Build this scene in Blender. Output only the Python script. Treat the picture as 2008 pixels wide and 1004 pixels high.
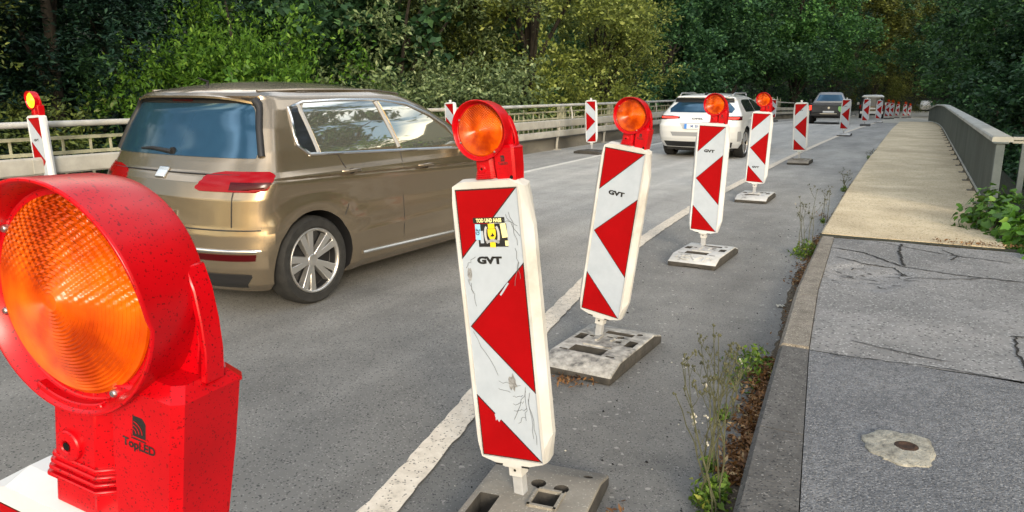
import bpy, bmesh, math, random
import numpy as np
from mathutils import Vector, Matrix, Euler
R = math.radians
for o in list(bpy.data.objects): bpy.data.objects.remove(o)
S = bpy.context.scene; COL = S.collection

# ------------------------------------------------------------------ camera, sky, sun, exposure
cam = bpy.data.cameras.new('camera'); cob = bpy.data.objects.new('camera', cam); COL.objects.link(cob)
cob.location = (0, 0, 1.5); cob.rotation_euler = (R(90-12.6), 0, R(28.42))
cam.sensor_width = 36; cam.lens = 36*1450/2008; cam.clip_start = 0.05; cam.clip_end = 2000
S.camera = cob
SUN_EL, SUN_AZ = 18, 138          # azimuth clockwise from +Y (bridge direction): low sun off to the right, a little behind
W = bpy.data.worlds.new('World'); S.world = W; W.use_nodes = True
nt = W.node_tree; nt.nodes.clear()
out = nt.nodes.new('ShaderNodeOutputWorld'); bg = nt.nodes.new('ShaderNodeBackground'); bg.inputs[1].default_value = 0.13
sky = nt.nodes.new('ShaderNodeTexSky'); sky.sky_type = 'NISHITA'; sky.sun_disc = False
sky.sun_elevation = R(SUN_EL); sky.sun_rotation = R(SUN_AZ); sky.air_density = 1.3; sky.dust_density = 2.5; sky.ozone_density = 1.0
tc = nt.nodes.new('ShaderNodeTexCoord'); mp = nt.nodes.new('ShaderNodeMapping'); mp.inputs['Scale'].default_value = (1.3, 1.3, 4.5)
nz = nt.nodes.new('ShaderNodeTexNoise'); nz.inputs['Scale'].default_value = 2.2; nz.inputs['Detail'].default_value = 6
rp = nt.nodes.new('ShaderNodeValToRGB'); rp.color_ramp.elements[0].position = 0.45; rp.color_ramp.elements[1].position = 0.63
mx = nt.nodes.new('ShaderNodeMix'); mx.data_type = 'RGBA'
mw = nt.nodes.new('ShaderNodeMix'); mw.data_type = 'RGBA'; mw.inputs['A'].default_value = (16.0, 11.8, 5.6, 1); mw.inputs['B'].default_value = (10.6, 10.9, 11.4, 1)
sx = nt.nodes.new('ShaderNodeSeparateXYZ'); el = nt.nodes.new('ShaderNodeMapRange'); el.inputs['From Min'].default_value = .16; el.inputs['From Max'].default_value = .55
nt.links.new(tc.outputs['Generated'], sx.inputs[0]); nt.links.new(sx.outputs[2], el.inputs[0]); nt.links.new(el.outputs[0], mw.inputs['Factor']); nt.links.new(mw.outputs['Result'], mx.inputs['B'])
nt.links.new(tc.outputs['Generated'], mp.inputs[0]); nt.links.new(mp.outputs[0], nz.inputs[0]); nt.links.new(nz.outputs[0], rp.inputs[0])
nt.links.new(rp.outputs[0], mx.inputs['Factor']); nt.links.new(sky.outputs[0], mx.inputs['A'])
nt.links.new(mx.outputs['Result'], bg.inputs[0]); nt.links.new(bg.outputs[0], out.inputs[0])
sl = bpy.data.lights.new('sun', 'SUN'); sl.energy = 1.6; sl.angle = R(16); sl.color = (1.0, .92, .80)
so = bpy.data.objects.new('sun', sl); COL.objects.link(so)
sdir = Vector((math.sin(R(SUN_AZ))*math.cos(R(SUN_EL)), math.cos(R(SUN_AZ))*math.cos(R(SUN_EL)), math.sin(R(SUN_EL))))
so.rotation_euler = sdir.to_track_quat('Z', 'Y').to_euler()
S.view_settings.view_transform = 'Standard'; S.view_settings.look = 'None'; S.view_settings.gamma = 1
S.view_settings.exposure = 0.95
S.view_settings.use_curve_mapping = False

# ------------------------------------------------------------------ materials
def newmat(n):
    m = bpy.data.materials.new(n); m.use_nodes = True
    return m, m.node_tree, m.node_tree.nodes['Principled BSDF']
def plain(n, col, rough=.5, metal=0, spec=.5, coat=0, emit=None, es=0, ior=None):
    m, t, b = newmat(n)
    b.inputs['Base Color'].default_value = (*col, 1); b.inputs['Roughness'].default_value = rough
    b.inputs['Metallic'].default_value = metal; b.inputs['Specular IOR Level'].default_value = spec
    b.inputs['Coat Weight'].default_value = coat; b.inputs['Coat Roughness'].default_value = .05
    if ior: b.inputs['IOR'].default_value = ior
    if emit: b.inputs['Emission Color'].default_value = (*emit, 1); b.inputs['Emission Strength'].default_value = es
    return m
def noisy(n, stops, scale=8, detail=6, rough=.8, bump=.2, bscale=None, speck=None, sscale=120, big=None, bdist=.01, coords='Object', metal=0, spec=.4, stretch=None):
    """stops: [(pos,col)...] over noise; speck: (colour, threshold) fine grains; big: (colour, amount, scale) large stains"""
    m, t, b = newmat(n); N, L = t.nodes, t.links
    tc = N.new('ShaderNodeTexCoord'); src = tc.outputs[coords]
    if stretch:
        mm = N.new('ShaderNodeMapping'); mm.inputs['Scale'].default_value = stretch; L.new(src, mm.inputs[0]); src = mm.outputs[0]
    nz = N.new('ShaderNodeTexNoise'); nz.inputs['Scale'].default_value = scale; nz.inputs['Detail'].default_value = detail; nz.inputs['Roughness'].default_value = .65
    L.new(src, nz.inputs['Vector'])
    r = N.new('ShaderNodeValToRGB'); cr = r.color_ramp
    while len(cr.elements) < len(stops): cr.elements.new(.5)
    for e, (p, c) in zip(cr.elements, stops): e.position = p; e.color = (*c, 1)
    L.new(nz.outputs[0], r.inputs[0]); colo = r.outputs[0]
    def mixin(fac, c, colo):
        x = N.new('ShaderNodeMix'); x.data_type = 'RGBA'; L.new(fac, x.inputs['Factor']); L.new(colo, x.inputs['A']); x.inputs['B'].default_value = (*c, 1)
        return x.outputs['Result']
    if big:
        n2 = N.new('ShaderNodeTexNoise'); n2.inputs['Scale'].default_value = big[2]; n2.inputs['Detail'].default_value = 4; L.new(src, n2.inputs['Vector'])
        r2 = N.new('ShaderNodeValToRGB'); r2.color_ramp.elements[0].position = .46; r2.color_ramp.elements[1].position = .66
        r2.color_ramp.elements[1].color = (big[1],)*3+(1,); L.new(n2.outputs[0], r2.inputs[0]); colo = mixin(r2.outputs[0], big[0], colo)
    for sp in (speck if isinstance(speck, list) else [speck] if speck else []):
        v = N.new('ShaderNodeTexVoronoi'); v.inputs['Scale'].default_value = sp[2] if len(sp) > 2 else sscale; L.new(src, v.inputs['Vector'])
        sx = N.new('ShaderNodeSeparateColor'); L.new(v.outputs['Color'], sx.inputs[0])
        g = N.new('ShaderNodeMath'); g.operation = 'GREATER_THAN'; g.inputs[1].default_value = sp[1]; L.new(sx.outputs[0], g.inputs[0])
        colo = mixin(g.outputs[0], sp[0], colo)
    L.new(colo, b.inputs['Base Color'])
    if bump:
        n3 = N.new('ShaderNodeTexNoise'); n3.inputs['Scale'].default_value = bscale or scale*4; n3.inputs['Detail'].default_value = 5; L.new(src, n3.inputs['Vector'])
        bp = N.new('ShaderNodeBump'); bp.inputs['Strength'].default_value = bump; bp.inputs['Distance'].default_value = bdist
        L.new(n3.outputs[0], bp.inputs['Height']); L.new(bp.outputs[0], b.inputs['Normal'])
    b.inputs['Roughness'].default_value = rough; b.inputs['Metallic'].default_value = metal; b.inputs['Specular IOR Level'].default_value = spec
    return m
def leafmat(n, c1, c2, c3=None, trans=.3, rough=.55):
    m, t, b = newmat(n); N, L = t.nodes, t.links
    g = N.new('ShaderNodeNewGeometry'); oi = N.new('ShaderNodeObjectInfo')
    r = N.new('ShaderNodeValToRGB'); cr = r.color_ramp
    cr.elements[0].color = (*c1, 1); cr.elements[1].color = (*c2, 1)
    if c3: e = cr.elements.new(.85); e.color = (*c2, 1); cr.elements[-1].color = (*c3, 1)
    L.new(g.outputs['Random Per Island'], r.inputs[0])
    h = N.new('ShaderNodeHueSaturation'); mr = N.new('ShaderNodeMapRange'); mr.inputs['To Min'].default_value = .7; mr.inputs['To Max'].default_value = 1.25
    L.new(oi.outputs['Random'], mr.inputs[0]); L.new(mr.outputs[0], h.inputs['Value']); L.new(r.outputs[0], h.inputs['Color'])
    L.new(h.outputs[0], b.inputs['Base Color']); b.inputs['Roughness'].default_value = rough; b.inputs['Specular IOR Level'].default_value = .35
    tr = N.new('ShaderNodeBsdfTranslucent'); L.new(h.outputs[0], tr.inputs[0]); ms = N.new('ShaderNodeMixShader'); ms.inputs[0].default_value = trans
    o = N['Material Output']; L.new(b.outputs[0], ms.inputs[1]); L.new(tr.outputs[0], ms.inputs[2]); L.new(ms.outputs[0], o.inputs[0])
    return m

M = {}
M['asphalt'] = noisy('asphalt', [(.3, (.108, .106, .098)), (.7, (.165, .161, .149))], 3, 8, .82, .5, 160, speck=[((.21, .205, .19), .95, 210), ((.055, .055, .055), .92, 190), ((.26, .25, .23), .992, 70)], big=((.165, .160, .145), .75, .35), bdist=.004)
M['lane'] = noisy('worn_lane', [(.3, (.124, .121, .112)), (.7, (.182, .177, .163))], 2.2, 8, .75, .35, 180, speck=[((.26, .25, .23), .94, 190), ((.055, .055, .052), .93, 150)], big=((.18, .172, .155), .7, .5), bdist=.003)
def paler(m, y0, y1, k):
    """grazing sky sheen of the far road put into the base colour, brightening along y"""
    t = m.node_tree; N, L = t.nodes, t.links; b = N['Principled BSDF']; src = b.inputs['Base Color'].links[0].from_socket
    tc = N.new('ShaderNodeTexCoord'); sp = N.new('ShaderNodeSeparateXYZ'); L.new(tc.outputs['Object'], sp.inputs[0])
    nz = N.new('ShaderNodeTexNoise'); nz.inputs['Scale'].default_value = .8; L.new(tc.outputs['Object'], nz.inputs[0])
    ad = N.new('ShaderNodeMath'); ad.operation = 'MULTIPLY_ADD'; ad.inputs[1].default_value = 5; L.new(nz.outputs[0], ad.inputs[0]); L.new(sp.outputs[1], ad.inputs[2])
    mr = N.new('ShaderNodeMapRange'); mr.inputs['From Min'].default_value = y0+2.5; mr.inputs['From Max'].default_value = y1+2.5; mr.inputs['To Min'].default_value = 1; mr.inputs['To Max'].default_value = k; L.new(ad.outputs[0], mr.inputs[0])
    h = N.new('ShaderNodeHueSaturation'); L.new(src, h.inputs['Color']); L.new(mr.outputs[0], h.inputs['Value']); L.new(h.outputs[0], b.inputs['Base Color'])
def streaks(m, sx, sy, lo, hi):
    t = m.node_tree; N, L = t.nodes, t.links; b = N['Principled BSDF']; src = b.inputs['Base Color'].links[0].from_socket
    tc = N.new('ShaderNodeTexCoord'); mm = N.new('ShaderNodeMapping'); mm.inputs['Scale'].default_value = (sx, sy, 1); L.new(tc.outputs['Object'], mm.inputs[0])
    nz = N.new('ShaderNodeTexNoise'); nz.inputs['Scale'].default_value = 1; nz.inputs['Detail'].default_value = 5; L.new(mm.outputs[0], nz.inputs[0])
    mr = N.new('ShaderNodeMapRange'); mr.inputs['From Min'].default_value = .3; mr.inputs['From Max'].default_value = .7; mr.inputs['To Min'].default_value = lo; mr.inputs['To Max'].default_value = hi; L.new(nz.outputs[0], mr.inputs[0])
    h = N.new('ShaderNodeHueSaturation'); L.new(src, h.inputs['Color']); L.new(mr.outputs[0], h.inputs['Value']); L.new(h.outputs[0], b.inputs['Base Color'])
streaks(M['asphalt'], 1.6, .35, .75, 1.25); streaks(M['lane'], 1.9, .10, .80, 1.20); 
paler(M['asphalt'], 2.5, 14, 2.0); paler(M['lane'], 2.5, 12, 2.5)  # sky sheen painted into both road colours, stronger with distance
M['path_rough'] = noisy('rough_asphalt', [(.3, (.105, .110, .118)), (.5, (.165, .170, .178)), (.72, (.245, .25, .258))], 30, 10, .8, 1.0, 95, speck=[((.30, .305, .315), .94, 260), ((.06, .061, .064), .90, 220), ((.27, .275, .285), .96, 150)], big=((.10, .106, .118), .8, 1.1), bdist=.014)
M['path_smooth'] = noisy('patched_asphalt', [(.3, (.17, .17, .168)), (.7, (.27, .265, .26))], 5, 9, .85, .6, 90, speck=[((.38, .38, .37), .93, 110), ((.08, .08, .08), .93, 90)], big=((.13, .13, .128), .7, .9), bdist=.006)
M['path_concrete'] = noisy('tan_concrete', [(.3, (.47, .38, .235)), (.72, (.70, .595, .41))], 2.6, 9, .9, .4, 60, speck=[((.62, .54, .40), .9, 120), ((.27, .21, .13), .92, 80)], big=((.34, .27, .17), .55, .8), bdist=.004)
M['kerb'] = noisy('kerb_stone', [(.3, (.13, .115, .095)), (.7, (.27, .245, .205))], 12, 8, .9, .8, 80, speck=[((.40, .37, .31), .95, 190), ((.10, .085, .07), .92, 160)], bdist=.006)
M['kerb_dark'] = noisy('dark_kerb_stone', [(.3, (.065, .063, .06)), (.7, (.135, .13, .122))], 10, 8, .88, .8, 80, speck=[((.22, .215, .20), .965, 170), ((.035, .035, .035), .93, 150)], bdist=.006)
M['line'] = noisy('worn_line_paint', [(.25, (.30, .27, .22)), (.42, (.58, .51, .41)), (.75, (.74, .67, .56))], 18, 8, .8, .5, 120, speck=((.22, .2, .17), .95, 150), bdist=.003)
M['line_far'] = noisy('line_paint', [(.25, (.5, .48, .42)), (.7, (.72, .70, .64))], 10, 6, .8, .3, 120, bdist=.002)
M['soil'] = noisy('forest_floor', [(.3, (.012, .016, .008)), (.7, (.035, .04, .018))], 1.5, 8, .95, .5, 8, bdist=.1)
M['conc_wall'] = noisy('weathered_concrete', [(.3, (.10, .092, .075)), (.7, (.20, .185, .15))], 1.6, 9, .9, .5, 30, big=((.06, .055, .045), .8, .8), bdist=.006, stretch=(1, 1, 3))
M['crack'] = plain('crack', (.012, .012, .012), .95)
M['rubberseal'] = noisy('mossy_joint', [(.3, (.015, .017, .010)), (.7, (.05, .05, .03))], 20, 5, .95, .5, 60)
M['white_plastic'] = noisy('scuffed_white_plastic', [(.3, (.38, .375, .35)), (.45, (.53, .53, .51)), (.8, (.64, .645, .64))], 5, 9, .5, .15, 40, big=((.42, .39, .33), .55, 3), bdist=.004)
M['white_clean'] = noisy('white_plastic', [(.3, (.52, .535, .54)), (.7, (.64, .655, .66))], 5, 7, .45, .1, 40, bdist=.003)
M['film_white'] = noisy('reflective_white', [(.3, (.36, .41, .475)), (.7, (.44, .495, .56))], 6, 5, .38, 0, spec=.5)
M['film_red'] = noisy('reflective_red', [(.3, (.27, .0008, .002)), (.75, (.35, .001, .003))], 5, 6, .45, 0, spec=.12)
M['film_edge'] = plain('dark_film_edge', (.030, .006, .006), .5)
M['black'] = plain('black_print', (.012, .012, .012), .5)
M['black_rough'] = plain('black_hole', (.008, .008, .008), .95, spec=.1)
M['red_plastic'] = noisy('red_plastic', [(.3, (.42, .001, .004)), (.7, (.52, .001, .006))], 9, 6, .30, .06, 30, big=((.30, .001, .003), .6, 6), speck=[((.13, .002, .003), .965, 850), ((.20, .002, .003), .975, 480)], bdist=.003, spec=.36)
M['steel'] = plain('zinc_steel', (.55, .55, .55), .35, 1)
M['galv'] = noisy('galvanised_steel', [(.3, (.36, .37, .37)), (.7, (.56, .57, .57))], 14, 6, .5, .1, 60, metal=.6)
M['post_grey'] = noisy('grey_post', [(.3, (.30, .31, .32)), (.7, (.46, .47, .48))], 12, 6, .55, .2, 60)
M['base_grey'] = noisy('recycled_plastic', [(.3, (.19, .172, .142)), (.7, (.31, .285, .24))], 5, 9, .85, .6, 50, speck=[((.36, .34, .29), .96, 220)], big=((.10, .088, .07), .7, 2.5), bdist=.005)
M['base_worn'] = noisy('flaking_white_paint', [(.34, (.10, .098, .092)), (.44, (.24, .23, .21)), (.54, (.36, .345, .31)), (.75, (.56, .54, .50))], 16, 12, .85, .9, 40, bdist=.006)
M['base_white'] = noisy('white_painted_base', [(.33, (.15, .145, .135)), (.43, (.42, .42, .40)), (.8, (.62, .62, .61))], 7, 9, .75, .5, 40, bdist=.004)
M['base_black'] = noisy('dark_rubber_base', [(.3, (.03, .03, .03)), (.7, (.10, .098, .092))], 8, 8, .9, .4, 40)
M['base_side'] = noisy('bare_recycled_rubber', [(.3, (.028, .026, .023)), (.7, (.075, .068, .058))], 9, 8, .92, .4, 50)
M['yellow'] = plain('sticker_yellow', (.80, .58, .02), .5)
M['pale_yellow'] = plain('sticker_pale', (.85, .78, .38), .5)
M['sticker_grey'] = plain('sticker_grey', (.45, .45, .44), .5)
M['sticker_blue'] = plain('sticker_blue', (.30, .55, .78), .5)
M['grime'] = noisy('grime', [(.4, (.13, .13, .13)), (.6, (.34, .35, .36))], 30, 6, .7, 0)
M['mark'] = plain('scribble_ink', (.11, .115, .12), .6)
# car
def paint(n, col, rough=.28, metal=.75, flake=.08):
    m, t, b = newmat(n); N, L = t.nodes, t.links
    tcn = N.new('ShaderNodeTexCoord'); v = N.new('ShaderNodeTexNoise'); v.inputs['Scale'].default_value = 3; v.inputs['Detail'].default_value = 8; L.new(tcn.outputs['Object'], v.inputs[0])
    r = N.new('ShaderNodeValToRGB'); r.color_ramp.elements[0].color = (*[c*(1-flake) for c in col], 1); r.color_ramp.elements[1].color = (*[min(1, c*(1+flake)) for c in col], 1)
    L.new(v.outputs[0], r.inputs[0]); L.new(r.outputs[0], b.inputs['Base Color'])
    b.inputs['Metallic'].default_value = metal; b.inputs['Roughness'].default_value = rough
    b.inputs['Coat Weight'].default_value = .8; b.inputs['Coat Roughness'].default_value = .06
    return m
M['gold'] = paint('gold_paint', (.295, .238, .165), .25, .80)
M['white_paint'] = paint('white_paint', (.74, .75, .74), .35, .1, .02)
M['dark_paint'] = paint('dark_grey_paint', (.035, .037, .042), .35, .5)
M['glass'] = plain('tinted_glass', (.66, .67, .60), .02, .9, .8)
M['glass_rear'] = noisy('rear_window_glass', [(.3, (.02, .065, .115)), (.7, (.035, .10, .165))], 2, 3, .09, 0, metal=.55, spec=.8)
M['glass_dark'] = plain('dark_glass', (.02, .023, .027), .05, .1, .8)
M['chrome'] = plain('chrome', (.82, .80, .76), .16, 1)
M['tyre'] = noisy('tyre_rubber', [(.3, (.012, .012, .012)), (.7, (.028, .028, .027))], 20, 5, .85, .2, 60)
M['alloy'] = plain('alloy', (.62, .61, .59), .30, .85)
M['car_black'] = plain('car_black_trim', (.012, .012, .013), .5)
M['car_grey'] = plain('car_grey_trim', (.30, .31, .32), .45)
M['tail'] = plain('tail_lamp_red', (.22, .0006, .003), .18, 0, .25, 0)
M['tail_dark'] = plain('tail_lamp_dark_red', (.045, .0006, .0012), .2, 0, .3, 0)
M['tail_lit'] = plain('tail_lamp_lit', (.8, .01, .01), .2, 0, .5, .5, (1, .06, .03), .9)
M['plate'] = plain('number_plate', (.75, .77, .78), .4)
M['plate_blue'] = plain('plate_blue', (.06, .26, .72), .4)
M['green_sticker'] = plain('green_sticker', (.28, .62, .20), .5)
# railings
M['rail_white'] = noisy('pale_rail_paint', [(.3, (.28, .29, .28)), (.5, (.40, .41, .40)), (.8, (.52, .53, .515))], 4, 8, .6, .2, 30, big=((.40, .37, .29), .6, 1.2))
M['beam'] = noisy('dull_crash_barrier', [(.3, (.26, .255, .225)), (.7, (.42, .41, .37))], 3, 8, .6, .2, 30, big=((.27, .25, .20), .7, .7))
M['old_bars'] = noisy('mossy_bars', [(.3, (.22, .22, .14)), (.7, (.46, .45, .32))], 6, 8, .8, .4, 40)
M['parapet'] = noisy('grey_green_panel', [(.3, (.045, .056, .050)), (.7, (.090, .108, .094))], 2.2, 9, .75, .3, 30, big=((.035, .045, .038), .7, 1.5), stretch=(1, 1, .35))
M['cap'] = noisy('parapet_cap', [(.3, (.33, .34, .31)), (.7, (.50, .50, .46))], 4, 9, .75, .3, 40, big=((.25, .25, .22), .6, 1.5))
M['post_green'] = noisy('grey_green_post', [(.3, (.055, .072, .076)), (.7, (.105, .128, .132))], 6, 8, .6, .2, 40)
# vegetation
M['bark'] = noisy('bark', [(.3, (.014, .012, .010)), (.7, (.048, .041, .032))], 6, 8, .95, .8, 20, stretch=(1, 1, .25), bdist=.02)
M['lf_dark'] = leafmat('leaves_dark', (.015, .048, .020), (.050, .128, .048), (.15, .31, .10))
M['lf_mid'] = leafmat('leaves_mid', (.025, .076, .022), (.088, .22, .055), (.20, .40, .10))
M['lf_conifer'] = leafmat('leaves_blue_green', (.007, .026, .018), (.020, .064, .040), (.07, .15, .085), .12)
M['lf_bright'] = leafmat('leaves_bright', (.036, .10, .012), (.125, .27, .030), (.25, .42, .06), .45)
M['lf_willow'] = leafmat('leaves_grey_green', (.06, .10, .038), (.23, .32, .13), (.44, .53, .27))
M['lf_yellow'] = leafmat('leaves_yellow_green', (.085, .115, .022), (.26, .32, .065), (.52, .58, .18))
M['lf_olive'] = leafmat('leaves_olive', (.035, .055, .012), (.10, .135, .028), (.20, .24, .06))
M['lf_amber'] = leafmat('leaves_brownish', (.06, .075, .015), (.17, .20, .04), (.36, .40, .09))
M['lf_ivy'] = leafmat('leaves_ivy', (.04, .11, .014), (.11, .26, .03), (.26, .44, .09), .2, .4)
M['lf_weed'] = leafmat('leaves_weed', (.06, .13, .015), (.16, .26, .03), (.36, .36, .06))
M['lf_dry'] = leafmat('leaves_dry', (.10, .042, .015), (.30, .15, .05), (.58, .44, .24), .1)
M['stalk'] = noisy('dry_stalk', [(.3, (.040, .045, .022)), (.7, (.10, .10, .052))], 20, 4, .9, 0)
M['flower'] = plain('pale_flower', (.46, .44, .37), .8)
def lensmat(n, c1, c2, es=0):
    m, t, b = newmat(n); N, L = t.nodes, t.links
    tcn = N.new('ShaderNodeTexCoord'); v = N.new('ShaderNodeTexNoise'); v.inputs['Scale'].default_value = 16; v.inputs['Detail'].default_value = 5; L.new(tcn.outputs['Object'], v.inputs[0])
    r = N.new('ShaderNodeValToRGB'); r.color_ramp.elements[0].position = .35; r.color_ramp.elements[1].position = .68
    r.color_ramp.elements[0].color = (*c1, 1); r.color_ramp.elements[1].color = (*c2, 1); L.new(v.outputs[0], r.inputs[0])
    L.new(r.outputs[0], b.inputs['Base Color']); b.inputs['Roughness'].default_value = .24; b.inputs['Coat Weight'].default_value = 0; b.inputs['Specular IOR Level'].default_value = .3
    # little square prisms moulded into the upper half
    sp = N.new('ShaderNodeSeparateXYZ'); L.new(tcn.outputs['Object'], sp.inputs[0])
    def sine(o, k):
        a = N.new('ShaderNodeMath'); a.operation = 'MULTIPLY'; a.inputs[1].default_value = k; L.new(o, a.inputs[0])
        s = N.new('ShaderNodeMath'); s.operation = 'SINE'; L.new(a.outputs[0], s.inputs[0]); return s.outputs[0]
    pr = N.new('ShaderNodeMath'); pr.operation = 'MULTIPLY'; L.new(sine(sp.outputs[0], 560), pr.inputs[0]); L.new(sine(sp.outputs[2], 640), pr.inputs[1])
    mr = N.new('ShaderNodeMapRange'); mr.inputs['From Min'].default_value = .005; mr.inputs['From Max'].default_value = .05; L.new(sp.outputs[2], mr.inputs[0])
    ml = N.new('ShaderNodeMath'); ml.operation = 'MULTIPLY'; L.new(pr.outputs[0], ml.inputs[0]); L.new(mr.outputs[0], ml.inputs[1])
    bp = N.new('ShaderNodeBump'); bp.inputs['Strength'].default_value = .7; bp.inputs['Distance'].default_value = .003
    L.new(ml.outputs[0], bp.inputs['Height']); L.new(bp.outputs[0], b.inputs['Normal']); L.new(bp.outputs[0], b.inputs['Coat Normal'])
    tr = N.new('ShaderNodeBsdfTranslucent'); L.new(r.outputs[0], tr.inputs[0])
    b.inputs['Subsurface Weight'].default_value = 0
    if es: b.inputs['Emission Color'].default_value = (1, .62, .03, 1); b.inputs['Emission Strength'].default_value = es
    return m
M['lens'] = lensmat('amber_lens', (.36, .034, .001), (.78, .130, .002))
M['lens_lit'] = lensmat('lit_amber_lens', (.85, .40, .01), (.95, .52, .02), .5)

# ------------------------------------------------------------------ mesh helpers
class MB:
    def __init__(s): s.v = []; s.f = []; s.m = []
    def add(s, vs, fs, mi=0, T=None):
        k = len(s.v)
        s.v += [tuple(T @ Vector(p)) for p in vs] if T is not None else [tuple(p) for p in vs]
        s.f += [tuple(k+i for i in f) for f in fs]; s.m += [mi]*len(fs)
        return s
    def box(s, c, d, mi=0, T=None, taper=None):
        x, y, z = [q/2 for q in d]; tx, ty = taper or (1, 1)
        vs = [(-x, -y, -z), (x, -y, -z), (x, y, -z), (-x, y, -z), (-x*tx, -y*ty, z), (x*tx, -y*ty, z), (x*tx, y*ty, z), (-x*tx, y*ty, z)]
        vs = [(a+c[0], b+c[1], e+c[2]) for a, b, e in vs]
        return s.add(vs, [(3, 2, 1, 0), (4, 5, 6, 7), (0, 1, 5, 4), (1, 2, 6, 5), (2, 3, 7, 6), (3, 0, 4, 7)], mi, T)
    def tube(s, pts, rad, n=8, mi=0, T=None, cap=True):
        pts = [Vector(p) for p in pts]; rad = rad if isinstance(rad, (list, tuple)) else [rad]*len(pts)
        vs = []; fs = []; ref = None
        for i, p in enumerate(pts):
            d = (pts[min(i+1, len(pts)-1)]-pts[max(i-1, 0)]).normalized()
            if ref is None: ref = Vector((0, 0, 1)) if abs(d.z) < .9 else Vector((1, 0, 0))
            a = d.cross(ref).normalized(); b = d.cross(a).normalized(); ref = b.cross(d) if False else ref
            for k in range(n):
                t = 2*math.pi*k/n; vs.append(p+(a*math.cos(t)+b*math.sin(t))*rad[i])
        for i in range(len(pts)-1):
            for k in range(n): fs.append((i*n+k, i*n+(k+1) % n, (i+1)*n+(k+1) % n, (i+1)*n+k))
        if cap: fs += [tuple(range(n))[::-1], tuple(range((len(pts)-1)*n, len(pts)*n))]
        return s.add(vs, fs, mi, T)
    def lathe(s, prof, n=48, mi=0, T=None, closed=False):
        """prof: (radius, y) revolved about the y axis"""
        vs = []; fs = []
        for r, y in prof:
            for k in range(n): t = 2*math.pi*k/n; vs.append((r*math.cos(t), y, r*math.sin(t)))
        for i in range(len(prof)-1):
            for k in range(n): fs.append((i*n+k, (i+1)*n+k, (i+1)*n+(k+1) % n, i*n+(k+1) % n))
        if prof[0][0] > 1e-6 and not closed: fs.append(tuple(range(n)))
        if prof[-1][0] > 1e-6 and not closed: fs.append(tuple(range((len(prof)-1)*n, len(prof)*n))[::-1])
        return s.add(vs, fs, mi, T)
    def prism(s, poly, y0, y1, mi=0, T=None):
        """polygon in (x, z), counter-clockwise seen from -y, between y0 (front) and y1 (back)"""
        n = len(poly); vs = [(x, y0, z) for x, z in poly]+[(x, y1, z) for x, z in poly]
        fs = [tuple(range(n)), tuple(range(n, 2*n))[::-1]]+[((i+1) % n, i, n+i, n+(i+1) % n) for i in range(n)]
        return s.add(vs, fs, mi, T)
    def flat(s, poly, z, mi=0):
        return s.add([(x, y, z) for x, y in poly], [tuple(range(len(poly)))], mi)
    def slabz(s, poly, z0, z1, mi=0, T=None):
        n = len(poly); vs = [(x, y, z0) for x, y in poly]+[(x, y, z1) for x, y in poly]
        fs = [tuple(range(n))[::-1], tuple(range(n, 2*n))]+[(i, (i+1) % n, n+(i+1) % n, n+i) for i in range(n)]
        return s.add(vs, fs, mi, T)
    def strip(s, A, B, mi=0):
        """quad strip between two 3d polylines"""
        n = len(A); return s.add(list(A)+list(B), [(i, i+1, n+i+1, n+i) for i in range(n-1)], mi)
def link(o, parent):
    COL.objects.link(o)
    if parent is not None: o.parent = parent
    return o
def build(name, mb, mats, parent=None, smooth=None, bevel=0, bseg=2, fix=True):
    me = bpy.data.meshes.new(name); me.from_pydata(mb.v, [], mb.f)
    mats = mats if isinstance(mats, (list, tuple)) else [mats]
    for m in mats: me.materials.append(M[m] if isinstance(m, str) else m)
    me.polygons.foreach_set('material_index', mb.m)
    if fix:
        bm = bmesh.new(); bm.from_mesh(me); bmesh.ops.recalc_face_normals(bm, faces=bm.faces); bm.to_mesh(me); bm.free()
    if smooth is not None: me.shade_smooth(); me.set_sharp_from_angle(angle=R(smooth))
    o = link(bpy.data.objects.new(name, me), parent)
    if bevel:
        b = o.modifiers.new('edge', 'BEVEL'); b.width = bevel; b.segments = bseg; b.limit_method = 'ANGLE'; b.angle_limit = R(35); b.harden_normals = False
    return o
def tag(o, label=None, cat=None, group=None, kind=None):
    if label: o['label'] = label
    if cat: o['category'] = cat
    if group: o['group'] = group
    if kind: o['kind'] = kind
    return o
def empty(name, loc=(0, 0, 0), rz=0, label=None, cat=None, group=None):
    o = bpy.data.objects.new(name, None); o.empty_display_size = .1; COL.objects.link(o); o.location = loc; o.rotation_euler = (0, 0, rz)
    return tag(o, label, cat, group)
def copy_tree(o, parent=None):
    c = o.copy(); COL.objects.link(c)
    if parent is not None: c.parent = parent; c.matrix_parent_inverse = o.matrix_parent_inverse.copy()
    for ch in list(o.children): copy_tree(ch, c)
    return c
def text_mb(txt, size, wx=1.0, bold=.0, depth=0):
    """lettering as a mesh in the x-z plane, centred; returns verts, faces"""
    cu = bpy.data.curves.new('lettering', 'FONT'); cu.body = txt; cu.size = size; cu.align_x = 'CENTER'; cu.align_y = 'CENTER'; cu.offset = bold; cu.resolution_u = 3; cu.extrude = depth
    ob = bpy.data.objects.new('lettering', cu); COL.objects.link(ob)
    dg = bpy.context.evaluated_depsgraph_get(); me = ob.evaluated_get(dg).to_mesh()
    vs = [(v.co.x*wx, -v.co.z, v.co.y) for v in me.vertices]; fs = [tuple(p.vertices) for p in me.polygons]
    bpy.data.objects.remove(ob); bpy.data.curves.remove(cu)
    return vs, fs
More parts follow.
